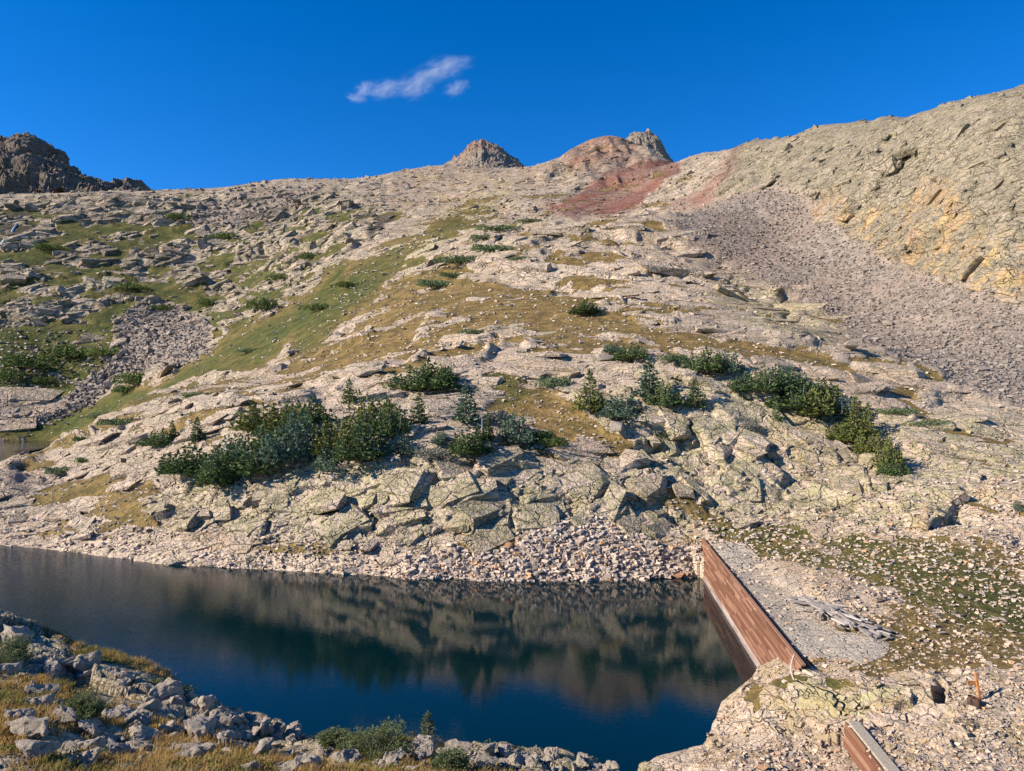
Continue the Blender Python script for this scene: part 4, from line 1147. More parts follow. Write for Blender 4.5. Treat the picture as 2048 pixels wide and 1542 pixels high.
def timber_wall(name, label, y0, y1, xb, slope, z0, z1, course, batter, avg, seed, bleach_below, cat="dam", thick=0.5, cut=0.0):
    """planked wall running along y; its face looks towards -x and leans back by batter"""
    r = np.random.default_rng(seed)
    root = empty(name, (xb, y0, z0)); tag(root, label, cat)
    ang = math.atan(slope)
    root.rotation_euler = (0, 0, -ang)
    L = (y1 - y0) * math.sqrt(1 + slope * slope)
    lean = math.atan2(batter, z1 - z0)
    H_ = z1 - z0
    def st(z): return cut * (1 - z / H_)
    cv = [(xx + batter * z / H_, yy, z) for z in (0.0, H_ - 0.06) for xx in (0.065, 0.065 + thick) for yy in (st(z) + 0.05, L - 0.05)]
    core = mesh_from("core", np.array(cv), np.array([[0, 1, 3, 2], [4, 6, 7, 5], [0, 4, 5, 1], [2, 3, 7, 6], [0, 2, 6, 4], [1, 5, 7, 3]]), M_CORE)
    link(bpy.data.objects.new("core", core), root)
    lens = [1.6, 2.2, 2.8, 3.4, 4.2, 5.0]
    cache = {}
    n = int(round((z1 - z0) / course))
    count = 0
    for k in range(n):
        y = -r.uniform(0, 2.0)
        zc = (k + 0.5) * course
        while y < L:
            ln = lens[r.integers(len(lens))] * avg
            a, b = max(y, st(zc)), min(y + ln, L)
            y += ln
            if b - a < 0.4: continue
            lq = round((b - a) * 4) / 4
            ble = z0 + zc < bleach_below
            key = (lq, ble)
            if key not in cache: cache[key] = box_mesh("plank", 0.07, lq - 0.02, course - 0.012, M_BLEACH if ble else M_PLANK)
            o = bpy.data.objects.new("plank", cache[key]); link(o, root)
            o.location = (0.02 + batter * zc / (z1 - z0) + r.uniform(-0.018, 0.018), (a + b) / 2, zc)
            o.rotation_euler = (r.normal() * 0.0015, lean + r.normal() * 0.02, r.normal() * 0.0015)
            count += 1
    return root, L
dam, damL = timber_wall("timber_dam", "red-brown planked timber dam wall leaning back from the lake", 41.0, 80.5, 20.1 + 0.117 * (41.0 - 77.9), 0.117, -0.50, 3.5, 0.20, 0.45, 1.05, 31, 0.45, cut=6.3)
# cap beam along the crest
cap = bpy.data.objects.new("cap_beam", box_mesh("cap_beam", 0.20, damL, 0.10, M_PLANK)); link(cap, dam)
cap.location = (0.02 + 0.45 + 0.10, damL / 2, 4.05 + 0.03)
small, smL = timber_wall("timber_retaining_wall", "short brown timber wall with pale coping at the bottom right", 27.0, 36.1, 15.85 + 0.117 * (27.0 - 32), 0.117, 0.7, 2.5, 0.30, 0.10, 1.3, 33, -9, "wall", 0.25)
t = NT("coping_concrete")
nz = t.noise(t.geo(), 9, 4, 0.7)
M_CONC = t.finish(t.mix(t.ramp(nz, 0.3, 0.7), (0.24, 0.205, 0.16), (0.42, 0.365, 0.285)), 0.95, t.bump(nz, 0.5, 0.03))
cp_ = bpy.data.objects.new("coping", box_mesh("coping", 0.55, smL - 0.05, 0.16, M_CONC, 0.02)); link(cp_, small)
cp_.location = (0.50, smL / 2, 1.80 - 0.02)

# rope hanging over the dam face
def tube(pts, rad, seg=8):
    pts = np.array(pts, float)
    n = len(pts)
    tan = np.gradient(pts, axis=0); tan /= np.linalg.norm(tan, axis=1, keepdims=True)
    ref = np.array([0.3, 0.2, 1.0]); ref /= np.linalg.norm(ref)
    ref2 = np.array([1.0, 0.1, 0.2])
    vs_ = []
    rad = np.broadcast_to(rad, (n,))
    for k in range(n):
        rr = ref if abs(tan[k] @ ref) < 0.9 else ref2
        u = np.cross(tan[k], rr); u /= np.linalg.norm(u); v = np.cross(tan[k], u)
        a = np.linspace(0, 2 * math.pi, seg, endpoint=False)
        vs_.append(pts[k] + rad[k] * (np.cos(a)[:, None] * u + np.sin(a)[:, None] * v))
    V_ = np.concatenate(vs_)
    f = []
    for k in range(n - 1):
        for s in range(seg):
            f.append([k * seg + s, k * seg + (s + 1) % seg, (k + 1) * seg + (s + 1) % seg, (k + 1) * seg + s])
    return V_, np.array(f)
t = NT("pale_rope"); M_ROPE = t.finish(t.mix(t.noise(t.geo(), 30, 2), (0.42, 0.38, 0.33), (0.66, 0.62, 0.56)), 0.9)
ra = np.array([20.1 + 0.117 * (42.6 - 77.9) + 0.62, 42.9, 3.62]); rb_ = np.array([20.1 + 0.117 * (41.4 - 77.9) - 0.12, 40.6, 2.75])
tt_ = np.linspace(0, 1, 60)
strands = []
for ph in (0, math.pi):
    c_ = ra[None] * (1 - tt_[:, None]) + rb_[None] * tt_[:, None]
    c_ = c_ + np.c_[-0.22 * np.sin(tt_ * math.pi), 0 * tt_, -0.05 * np.sin(tt_ * math.pi)]
    c_ = c_ + 0.022 * np.c_[np.cos(tt_ * 40 + ph), np.sin(tt_ * 40 + ph), 0 * tt_]
    strands.append(tube(c_, 0.022, 6))
v_ = np.concatenate([s[0] for s in strands]); f_ = np.concatenate([strands[0][1], strands[1][1] + len(strands[0][0])])
tag(link(bpy.data.objects.new("rope", mesh_from("rope", v_, f_, M_ROPE, True))), "pale twisted rope hanging over the near end of the timber dam", "rope")

# heap of grey lumber on the crest
def board(L, w_, h_, loc, rz, ry, label):
    o = bpy.data.objects.new("weathered_board", box_mesh("weathered_board", L, w_, h_, M_GREYWOOD, 0.01))
    o.location = loc; o.rotation_euler = (0, ry, rz)
    link(o)
    return tag(o, label, "board", "grey boards in the lumber heap")
r = np.random.default_rng(77)
p0 = on_hill(1600, 1195); p1 = on_hill(1752, 1275)
axis = p1 - p0; ax_ang = math.atan2(axis[1], axis[0])
for k in range(80):
    u = np.clip(r.beta(1.6, 1.4), 0.04, 0.97)
    c = p0 + axis * u
    side = r.normal() * 0.55
    c = c + np.array([-math.sin(ax_ang), math.cos(ax_ang), 0]) * side
    base = on_hill(CX + F * c[0] / c[1], YH - F * (c[2] - CZ) / c[1])
    lift = abs(r.normal()) * 0.30 * math.exp(-side * side) * math.sin(math.pi * u)
    along = r.uniform() < 0.5
    L = r.uniform(1.3, 2.7) if along else r.uniform(0.8, 1.6)
    rz = ax_ang + (r.normal() * 0.14 if along else r.choice([-1, 1]) * r.uniform(0.35, 1.0))
    u_part = "upper end" if u < 0.33 else "middle" if u < 0.66 else "lower end"
    lab = ("long grey board lying along the %s of the lumber heap" if along else "short grey board crossing the %s of the lumber heap") % u_part
    board(L, r.uniform(0.14, 0.30), r.uniform(0.06, 0.14), (c[0], c[1], max(base[2], c[2]) + 0.10 + lift), rz, r.normal() * 0.09, lab)

# rusty cans and the rusted post
def rust_material(name, a, b):
    t = NT(name); P = t.obj()
    n = t.noise(P, 5, 5, 0.7)
    return t.finish(t.mix(t.ramp(n, 0.35, 0.65), a, b), 0.8, t.bump(n, 0.4, 0.02), 0.3)
M_RUST = rust_material("orange_rust", (0.30, 0.11, 0.035), (0.46, 0.20, 0.07))
M_CAN = rust_material("dark_can_rust", (0.035, 0.025, 0.022), (0.11, 0.055, 0.035))
def lathe(name, prof, mat, seg=24):
    a = np.linspace(0, 2 * math.pi, seg, endpoint=False)
    v = np.concatenate([np.c_[rr * np.cos(a), rr * np.sin(a), np.full(seg, z)] for rr, z in prof])
    f = [[k * seg + s, k * seg + (s + 1) % seg, (k + 1) * seg + (s + 1) % seg, (k + 1) * seg + s] for k in range(len(prof) - 1) for s in range(seg)]
    return mesh_from(name, v, np.array(f), mat, False)
def can(px, py, wpx, lab, tilt):
    p = on_hill(px, py)
    rr = wpx * p[1] / F / 2; h = rr * 2.5
    root = empty("rusty_can", (p[0], p[1], p[2] - 0.03)); root.rotation_euler = tilt; tag(root, lab, "can", "rusty cans by the post")
    prof = [(0.001, 0.0), (rr, 0.0), (rr, h * 0.32), (rr * 1.035, h * 0.34), (rr, h * 0.36), (rr, h * 0.64), (rr * 1.035, h * 0.66), (rr, h * 0.68), (rr, h), (rr * 0.93, h), (rr * 0.93, h * 0.12), (0.001, h * 0.11)]
    link(bpy.data.objects.new("body", lathe("body", prof, M_CAN)), root)
    rim = [(rr * 0.92, h + 0.002), (rr * 1.05, h + 0.002), (rr * 1.05, h + 0.03), (rr * 0.92, h + 0.03), (rr * 0.92, h + 0.002)]
    link(bpy.data.objects.new("rim", lathe("rim", rim, M_CAN)), root)
can(1940, 1408, 13, "dark rusty can standing left of the other one", (0.05, 0.04, 0))
can(1954, 1415, 14.5, "dark rusty can in front, right of the other one", (-0.04, 0.06, 1))
pp = on_hill(1957, 1400)
post = empty("rusted_post", tuple(pp)); tag(post, "orange rusted iron post with a side plate leaning on the rock", "post")
hpost = 46 * pp[1] / F
b_ = bpy.data.objects.new("upright", box_mesh("upright", 0.12, 0.10, hpost * 1.25, M_RUST)); link(b_, post); b_.location = (0.03, 0.15, hpost * 0.5); b_.rotation_euler = (-0.35, 0.06, 0)
b_ = bpy.data.objects.new("side_plate", box_mesh("side_plate", 0.48, 0.06, 0.20, M_RUST)); link(b_, post); b_.location = (-0.22, 0.25, hpost * 0.66); b_.rotation_euler = (-0.3, 0.05, 0.1)
b_ = bpy.data.objects.new("foot_plate", box_mesh("foot_plate", 0.26, 0.22, 0.03, M_RUST)); link(b_, post); b_.location = (0, 0, 0.05)

# waterfall in the dark cleft at far left
t = NT("white_water"); nz = t.noise(t.mapping(t.geo(), (1, 1, 0.25)), 0.9, 4, 0.7)
M_FALL = t.finish(t.mix(t.ramp(nz, 0.35, 0.6), (0.45, 0.45, 0.44), (0.85, 0.85, 0.83)), 0.5, t.bump(nz, 0.8, 0.4), 0.4)
fp = [on_hill(*q) for q in [(40, 432), (36, 440), (33, 450), (27, 458), (22, 466), (16, 474), (8, 482), (0, 492)]]
fv, ff = [], []
for k, p in enumerate(fp):
    wd = (0.45 + 1.0 * k / 7) * (0.8 + 0.4 * r.uniform())
    prof = [(-wd, 0.0), (-wd * 0.5, 1.0), (0, 1.5), (wd * 0.5, 0.9), (wd, 0.0)]
    for dx, dy in prof: fv.append((p[0] + dx, p[1] - 0.7 * dy - 0.3, p[2] + 0.5 * dy))
for k in range(len(fp) - 1):
    for s in range(4): ff.append([k * 5 + s, k * 5 + s + 1, (k + 1) * 5 + s + 1, (k + 1) * 5 + s])
tag(link(bpy.data.objects.new("waterfall", mesh_from("waterfall", np.array(fv), np.array(ff), M_FALL, True))), "thin white waterfall in the dark cleft at the left edge", "waterfall")
# small pale marker stake on the promontory
sp_p = on_hill(151, 882)
vS, fS = tube([sp_p + np.array([0, 0, -0.2]), sp_p + np.array([0.02, 0, 0.7]), sp_p + np.array([0.05, 0, 1.5])], np.array([0.10, 0.09, 0.07]))
tag(link(bpy.data.objects.new("marker_stake", mesh_from("marker_stake", vS, fS, M_ROPE, True))), "small pale stake standing on the promontory by the lake arm", "stake")
# ------------------------------------------------------------------ spruces, willow mats, grass
def leaf_material(name, a, b, tips, rough=0.75):
    t = NT(name)
    R = t.rnd(); P = t.geo()
    sh = t.n("ShaderNodeAttribute", attribute_name="shade").outputs["Fac"]
    col = t.mix(R, a, b)
    col = t.mix(t.math('MULTIPLY', t.ramp(sh, 0.45, 1.0), 0.6), col, tips)
    n = t.noise(P, 0.9, 2, 0.5)
    col = t.mix(t.math('MULTIPLY', t.ramp(n, 0.5, 0.75), 0.25), col, tuple(0.55 * v for v in a))
    b_ = t.n("ShaderNodeBsdfPrincipled"); t.put(b_.inputs["Base Color"], col); b_.inputs["Roughness"].default_value = rough; b_.inputs["Specular IOR Level"].default_value = 0.12
    tr = t.n("ShaderNodeBsdfTranslucent"); t.put(tr.inputs["Color"], col)
    ms = t.n("ShaderNodeMixShader"); ms.inputs[0].default_value = 0.18
    t.l(b_.outputs[0], ms.inputs[1]); t.l(tr.outputs[0], ms.inputs[2]); t.l(ms.outputs[0], t.out.inputs["Surface"])
    return t.m
M_SPR = leaf_material("spruce_needles", (0.062, 0.100, 0.035), (0.088, 0.130, 0.054), (0.178, 0.220, 0.073))
M_BLU = leaf_material("blue_spruce_needles", (0.080, 0.130, 0.084), (0.115, 0.171, 0.115), (0.209, 0.262, 0.178))
M_YEL = leaf_material("olive_spruce_needles", (0.105, 0.126, 0.034), (0.142, 0.157, 0.046), (0.251, 0.240, 0.073))
M_WIL = leaf_material("willow_leaves", (0.105, 0.151, 0.062), (0.157, 0.205, 0.100), (0.240, 0.282, 0.147))
M_DKW = leaf_material("dark_willow_leaves", (0.072, 0.109, 0.027), (0.105, 0.142, 0.038), (0.167, 0.198, 0.054))
M_GRYS = leaf_material("grey_shrub_twigs", (0.178, 0.167, 0.126), (0.240, 0.231, 0.178), (0.313, 0.293, 0.231))
M_NEAR = leaf_material("near_spruce_needles", (0.095, 0.125, 0.050), (0.12, 0.15, 0.065), (0.30, 0.32, 0.15))
t = NT("grey_bark"); nb_ = t.noise(t.obj(), 7, 4, 0.7)
M_BARK = t.finish(t.mix(t.ramp(nb_, 0.3, 0.7), (0.13, 0.10, 0.08), (0.27, 0.23, 0.19)), 0.9, t.bump(nb_, 0.7, 0.03))
t = NT("dead_wood"); M_DEAD = t.finish(t.mix(t.noise(t.obj(), 5, 3), (0.34, 0.30, 0.26), (0.52, 0.48, 0.43)), 0.9)

def sprays(base, dirs, length, width, r, roll=None):
    """flat needle sprays: kites of four corners; returns verts, quads"""
    n = len(base)
    side = np.cross(dirs, r.normal(size=(n, 3))); side /= np.maximum(np.linalg.norm(side, axis=1, keepdims=True), 1e-6)
    L = np.broadcast_to(length, (n,))[:, None]; Wd = np.broadcast_to(width, (n,))[:, None]
    tip = base + dirs * L
    mid = base + dirs * L * 0.45
    v = np.stack([base, mid + side * Wd, tip, mid - side * Wd], 1)
    return v.reshape(-1, 3), np.arange(n * 4).reshape(n, 4)

def conifer(r, h, wdt, n_whorl, n_br, per, spray_l, spray_w, x=0, y=0, lean=(0, 0), shape=0.85, low=0.02):
    """needle sprays of one tapering spire with its foot at x, y"""
    B, Dd, Ls = [], [], []
    for k in range(n_whorl):
        u = low + (1 - low) * (k + r.uniform(-0.3, 0.3)) / n_whorl
        u = np.clip(u, 0.0, 0.99)
        z = h * u
        L0 = wdt * 0.5 * max((1 - u), 0.03) ** shape
        for b in range(max(3, int(n_br * (1 - 0.5 * u)))):
            a = r.uniform(0, 6.283)
            L = L0 * r.uniform(0.55, 1.12)
            s = np.sort(r.uniform(0.15, 1.0, max(2, int(per * (0.4 + 0.6 * (1 - u))))))
            droop = -0.10 * L * np.sin(s * math.pi) + 0.12 * L * s * s + r.uniform(-0.05, 0.10) * L
            px_ = x + lean[0] * u * h + np.cos(a) * L * s; py_ = y + lean[1] * u * h + np.sin(a) * L * s
            B.append(np.c_[px_, py_, z + droop])
            d = np.c_[np.cos(a) + r.normal(size=len(s)) * 0.55, np.sin(a) + r.normal(size=len(s)) * 0.55, 0.35 + r.normal(size=len(s)) * 0.35]
            Dd.append(d); Ls.append(spray_l * r.uniform(0.7, 1.25, len(s)) * (1 - 0.35 * u))
    # leader
    B.append(np.c_[np.full(6, x + lean[0] * h), np.full(6, y + lean[1] * h), h * np.linspace(0.9, 1.0, 6)]); Dd.append(np.c_[r.normal(size=(6, 2)) * 0.25, np.ones(6)]); Ls.append(np.full(6, spray_l * 0.8))
    B = np.concatenate(B); Dd = np.concatenate(Dd); Ls = np.concatenate(Ls)
    Dd /= np.linalg.norm(Dd, axis=1, keepdims=True)
    v, f = sprays(B, Dd, Ls, Ls * spray_w, r)
    sh = np.repeat(np.clip(r.uniform(0, 1, len(B)), 0, 1), 4)
    return v, f, sh

def merge(parts):
    V_, F_, S_, o = [], [], [], 0
    for v, f, s in parts:
        V_.append(v); F_.append(f + o); S_.append(s); o += len(v)
    return np.concatenate(V_), np.concatenate(F_), np.concatenate(S_)

def leafy_mesh(name, v, f, s, mat):
    me = mesh_from(name, v, f, mat)
    a = me.attributes.new("shade", 'FLOAT', 'POINT'); a.data.foreach_set("value", s.astype(np.float32))
    return me

def trunk_mesh(name, stems, mat=None):
    vs_, fs_, o = [], [], 0
    for pts, rad in stems:
        v, f = tube(pts, rad, 6); vs_.append(v); fs_.append(f + o); o += len(v)
    return mesh_from(name, np.concatenate(vs_), np.concatenate(fs_), mat or M_BARK, True)

# all prototypes are one metre tall or one metre wide; copies are scaled
def proto_spire(seed, mat, slim):
    r = np.random.default_rng(seed)
    v, f, s = conifer(r, 1.0, slim, 26, 12, 6, 0.085, 0.34)
    return leafy_mesh("crown", v, f, s, mat), trunk_mesh("trunk", [([(0, 0, -0.08), (0.01, 0, 0.4), (0, 0, 0.93)], np.array([0.035, 0.022, 0.004]))])

def proto_mound(seed, mat, n, tall):
    """a wind-cut thicket one metre wide: many leaders growing from one mat"""
    r = np.random.default_rng(seed)
    parts, stems = [], []
    for k in range(n):
        a = r.uniform(0, 6.283); q = math.sqrt(r.uniform(0, 1)) * 0.40
        x, y = q * math.cos(a), q * math.sin(a) * 0.75
        hh = tall * (1 - 0.75 * (q / 0.42) ** 2) * r.uniform(0.65, 1.15) + 0.08
        parts.append(conifer(r, hh, r.uniform(0.22, 0.34), 9, 9, 4, 0.055, 0.36, x, y, (r.normal() * 0.10 + 0.06, r.normal() * 0.08), 0.62))
        stems.append(([(x * 0.3, y * 0.3, -0.06), (x * 0.8, y * 0.8, hh * 0.3), (x, y, hh * 0.85)], np.array([0.02, 0.012, 0.003])))
    v, f, s = merge(parts)
    return leafy_mesh("crown", v, f, s, mat), trunk_mesh("trunk", stems)

def proto_willow(seed, mat, tall):
    """a low dense mat, one metre wide"""
    r = np.random.default_rng(seed)
    n = 1500
    lob = [(math.cos(a) * q * 0.36, math.sin(a) * q * 0.36, r.uniform(0.10, 0.2), r.uniform(0.6, 1.0)) for a, q in zip(r.uniform(0, 6.283, 11), np.sqrt(r.uniform(0, 1, 11)))]
    B = []
    for k in range(n):
        cx_, cy_, rr, hh = lob[r.integers(11)]
        d = r.normal(size=3); d[2] = abs(d[2]); d /= np.linalg.norm(d)
        B.append((cx_ + d[0] * rr, cy_ + d[1] * rr, d[2] * tall * hh * r.uniform(0.75, 1.0)))
    B = np.array(B)
    d = np.c_[r.normal(size=(n, 2)) * 0.6, 0.7 + r.normal(size=n) * 0.4]; d /= np.linalg.norm(d, axis=1, keepdims=True)
    v, f = sprays(B, d, r.uniform(0.03, 0.06, n), 0.016, r)
    stems = [([(lx * 0.2, ly * 0.2, -0.05), (lx * 0.7, ly * 0.7, tall * 0.3), (lx, ly, tall * hh * 0.8)], np.array([0.008, 0.006, 0.003])) for lx, ly, _, hh in lob[:6]]
    return leafy_mesh("crown", v, f, np.repeat(r.uniform(0, 1, n), 4), mat), trunk_mesh("trunk", stems)

PROTO = {
    "spire": [proto_spire(1, M_SPR, 0.50), proto_spire(2, M_BLU, 0.62), proto_spire(3, M_SPR, 0.80), proto_spire(4, M_YEL, 0.9)],
    "mound": [proto_mound(11, M_SPR, 20, 0.42), proto_mound(12, M_SPR, 22, 0.50), proto_mound(13, M_BLU, 20, 0.45), proto_mound(14, M_YEL, 20, 0.46), proto_mound(15, M_SPR, 24, 0.6)],
    "willow": [proto_willow(21, M_WIL, 0.22), proto_willow(22, M_WIL, 0.30), proto_willow(23, M_DKW, 0.28), proto_willow(24, M_DKW, 0.36), proto_willow(25, M_GRYS, 0.40)],
}
def plant(name, proto, px, py, wpx, hpx, label, cat, group, wide=False, rz=None):
    p = on_hill(px, py)
    d = p[1]
    root = empty(name, (p[0], p[1], p[2] - 0.02))
    cr, tr = proto
    k = d / F
    zmax = max(v.co.z for v in cr.vertices) if "zmax" not in cr else cr["zmax"]
    cr["zmax"] = zmax
    xw = cr.get("xw") or max(abs(v.co.x) for v in cr.vertices) * 2
    cr["xw"] = xw
    mo = "thicket" in name
    sx = (1.60 if mo else 1.2) * wpx * k / xw; sz = (1.02 if mo else 1.08 if "tree" in name else 0.75) * hpx * k / zmax
    root.scale = (sx, sx * (0.8 if not wide else 0.55), sz)
    root.rotation_euler = (0, 0, rng.uniform(0, 6.28) if rz is None and not wide else (rz or rng.uniform(-0.25, 0.25)))
    tag(root, label, cat, group)
    link(bpy.data.objects.new("crown", cr), root)
    link(bpy.data.objects.new("trunk", tr), root)
    return root
LT = "spruces left of the gully"
MT = "spruces above the gully"
RT = "spruces along the right-hand crag"
TREES = [  # kind, proto, px, py of foot, width px, height px, label, group
    ("mound", 0, 325, 890, 84, 36, "low dark spruce mat at the left end of the tree belt", LT), ("spire", 0, 344, 885, 28, 44, "small pointed spruce rising from the leftmost mat", LT), ("spire", 0, 396, 882, 36, 46, "slim spruce standing alone on pale slab, left tree belt", LT),
    ("mound", 1, 395, 945, 110, 66, "dark spruce thicket at the lower left corner of the tree belt", LT), ("mound", 0, 455, 962, 120, 78, "lower edge spruce thicket above the left cliff", LT), ("mound", 2, 470, 925, 110, 60, "blue-green spruce thicket in the left belt's lower middle", LT),
    ("mound", 4, 545, 945, 130, 105, "broad green spruce thicket at the belt's lower front", LT), ("mound", 2, 600, 920, 120, 100, "bluish spruce thicket right of the broad front thicket", LT), ("mound", 3, 545, 858, 120, 62, "olive spruce mound on the upper left edge of the belt", LT),
    ("mound", 0, 625, 852, 120, 62, "dense upper spruce mound left of the round tree", LT), ("mound", 0, 580, 880, 90, 60, "dark spruce thicket in the inner belt", LT), ("mound", 3, 690, 905, 120, 84, "olive spruce thicket left of the grey dome rock", LT),
    ("mound", 4, 740, 915, 130, 96, "large dark spruce thicket beside the grey dome rock", LT), ("mound", 2, 660, 935, 90, 50, "blue-green thicket at the belt foot, cliff edge", LT), ("spire", 2, 698, 806, 56, 48, "single round dark spruce on pale rock above the belt", LT),
    ("mound", 3, 745, 862, 100, 84, "olive spruce clump below the round dark spruce", LT), ("mound", 0, 790, 870, 70, 70, "dark spruce clump left of the forked snag", LT), ("mound", 1, 845, 778, 136, 64, "wide dark spruce mound on the upper rock", LT),
    ("mound", 0, 880, 765, 80, 40, "right wing of the upper spruce mound", LT), ("spire", 2, 838, 850, 62, 64, "stout dark spruce in front of the pale boulder", LT), ("spire", 1, 930, 845, 84, 78, "big round blue spruce at the right of the belt", LT),
    ("willow", 4, 985, 850, 80, 42, "grey-green shrub behind the big blue spruce", LT), ("mound", 2, 1030, 880, 110, 56, "blue-green mound at the right end of the left belt", LT), ("willow", 2, 1085, 880, 60, 32, "dark shrub at the gully's left edge", LT),
    ("mound", 0, 945, 905, 110, 54, "spruce mat below the slim snags", LT), ("spire", 0, 975, 888, 44, 62, "slim spruce among pale snags, right part of belt", LT), ("spire", 0, 955, 895, 30, 46, "thin spruce with pale top beside the snags", LT),
    ("willow", 3, 1110, 892, 66, 26, "low green shrub right of the belt by the gully", LT), ("willow", 4, 850, 915, 100, 30, "grey twiggy shrub under the dome rock", LT), ("mound", 2, 805, 905, 60, 36, "small spruce mat at the dome rock's left foot", LT), ("mound", 2, 880, 885, 50, 26, "tiny mat between dome rock and blue spruce", LT),
    ("willow", 1, 1108, 775, 70, 34, "grey willow bush left of the middle spruces", MT), ("spire", 3, 1178, 822, 84, 80, "broad spruce cone at the left of the middle group", MT), ("mound", 2, 1245, 832, 130, 44, "long blue-green mat on top of the orange block", MT),
    ("spire", 1, 1298, 800, 86, 84, "tallest spruce of the middle group", MT), ("mound", 0, 1325, 810, 80, 54, "dark clump right of the tallest middle spruce", MT), ("spire", 2, 1388, 815, 62, 58, "leaning spruce at the right of the middle group", MT), ("mound", 0, 1262, 718, 84, 34, "dark mound behind the big pale block", MT),
    ("mound", 2, 1225, 704, 56, 20, "small mat left of the dark upper mound", MT), ("mound", 1, 1168, 628, 64, 32, "lone dark spruce mound on the high turf", "lone mound"), ("willow", 1, 1345, 722, 60, 22, "grey willow between middle and right spruces", MT), ("willow", 3, 1350, 880, 74, 26, "low green shrub on the crag below the leaning spruce", MT), ("mound", 0, 1210, 828, 60, 34, "mat at the foot of the broad spruce cone", MT),
    ("mound", 1, 1400, 742, 90, 52, "leftmost mound of the right-hand spruce row", RT), ("mound", 2, 1455, 745, 80, 46, "blue-green mound second in the right row", RT), ("mound", 0, 1470, 783, 50, 34, "small dark clump on pale rock under the right row", RT), ("mound", 0, 1525, 780, 110, 54, "dark mound mid-left in the right row", RT),
    ("mound", 2, 1570, 778, 100, 50, "blue mound near the centre of the right row", RT), ("mound", 1, 1600, 815, 110, 58, "lower centre mound of the right row", RT), ("mound", 3, 1640, 828, 120, 58, "olive mound in the right row", RT), ("mound", 0, 1640, 795, 90, 40, "back mound of the right row against turf", RT),
    ("mound", 2, 1690, 840, 80, 50, "blue-tinged mound left of the tall right spruces", RT), ("spire", 3, 1712, 878, 90, 84, "largest olive spruce on the right crag", RT), ("spire", 3, 1735, 880, 56, 72, "olive spruce just right of the largest one", RT), ("mound", 3, 1690, 880, 70, 40, "olive mat below the largest right spruce", RT), ("mound", 3, 1745, 905, 60, 48, "spruce mat stepping down the right crag", RT),
    ("mound", 3, 1768, 930, 66, 54, "hanging spruce mat lower on the right crag", RT), ("mound", 1, 1788, 948, 46, 40, "lowest spruce mat on the right crag", RT), ("spire", 2, 1550, 848, 32, 44, "small lone spruce on the crag face", RT), ("willow", 4, 1490, 868, 66, 36, "grey-green shrub on the crag face", RT),
    ("willow", 1, 1790, 828, 84, 18, "flat blue-green mat right of the tall spruces", RT), ("willow", 1, 1860, 852, 100, 18, "long flat mat trailing to the right", RT), ("mound", 2, 2035, 1020, 26, 20, "tiny spruce on the crag at the right edge", RT), ("mound", 0, 1940, 1100, 1, 1, "", RT),
]
BUSH = "willow mats on the upper knoll"
BOWLB = "willow thickets in the left bowl"
TREES += [("willow", i % 2, px, py, w, h, lab, g) for i, (px, py, w, h, lab, g) in enumerate([
    (1005, 462, 90, 14, "blue willow mat high on the knoll below the red slope", BUSH), (1062, 445, 60, 10, "topmost small willow mat on the knoll", BUSH), (990, 505, 84, 22, "willow mat beside the upper white rocks", BUSH), (925, 528, 96, 26, "broad willow mat left of the upper white rocks", BUSH),
    (870, 575, 64, 24, "willow mat at the head of the turf strip", BUSH), (950, 668, 60, 14, "small willow mat on brown turf mid knoll", BUSH), (975, 480, 60, 14, "middle willow mat in the upper string", BUSH), (1040, 520, 50, 10, "thin willow mat right of the upper string", BUSH), (905, 555, 50, 14, "small willow mat under the broad one", BUSH),
    (500, 705, 60, 14, "blue-green mat on the green meadow", BOWLB), (250, 850, 80, 22, "grey willow bed on the promontory", BOWLB), (205, 838, 60, 22, "dark shrub patch on the promontory crest", BOWLB), (120, 948, 44, 24, "grey rounded bush near the promontory tip", BOWLB), (390, 795, 60, 16, "willow bed above the pale whaleback rock", BOWLB)])]
TREES += [("willow", 2 + i % 2, px, py, w, h, lab, BOWLB) for i, (px, py, w, h, lab) in enumerate([
    (60, 735, 130, 40, "large dark thicket low in the left bowl"), (140, 715, 120, 36, "dark thicket right of the large low one"), (215, 712, 90, 24, "narrow thicket at the left scree edge"), (20, 760, 80, 34, "dark thicket at the left picture edge"), (90, 765, 60, 18, "small thicket above the grey stones"), (275, 768, 90, 36, "rounded dark thicket on the meadow's left"),
    (250, 785, 60, 24, "small thicket under the rounded one"), (535, 620, 70, 34, "dark thicket at the top of the meadow"), (260, 580, 80, 20, "thicket in the middle of the bowl"), (165, 925, 30, 16, "small dark bush on the promontory slope"), (162, 882, 28, 16, "small bush by the stake on the promontory"), (380, 800, 22, 18, "tiny dark bush on the whaleback rock"),
    (360, 440, 70, 18, "high thicket below the saddle"), (450, 480, 80, 20, "thicket on the upper bowl ledges"), (620, 520, 60, 22, "thicket left of the dark cleft"), (560, 560, 60, 18, "thicket above the meadow head"), (100, 500, 70, 18, "thicket near the waterfall"), (330, 620, 60, 16, "thicket above the left scree"), (420, 610, 60, 20, "thicket right of the left scree head"), (640, 620, 80, 18, "thicket strip along the meadow's right edge"), (700, 575, 70, 16, "upper thicket strip by the turf band")])]
for kind, pr, px, py, w_, h_, lab, grp in TREES:
    if not lab: continue
    nm = {"spire": "spruce_tree", "mound": "spruce_thicket", "willow": "willow_shrub"}[kind]
    ct = {"spire": "tree", "mound": "spruce thicket", "willow": "shrub"}[kind]
    plant(nm, PROTO[kind][pr], px, py, w_, h_, lab, ct, grp, wide=(kind == "willow"))
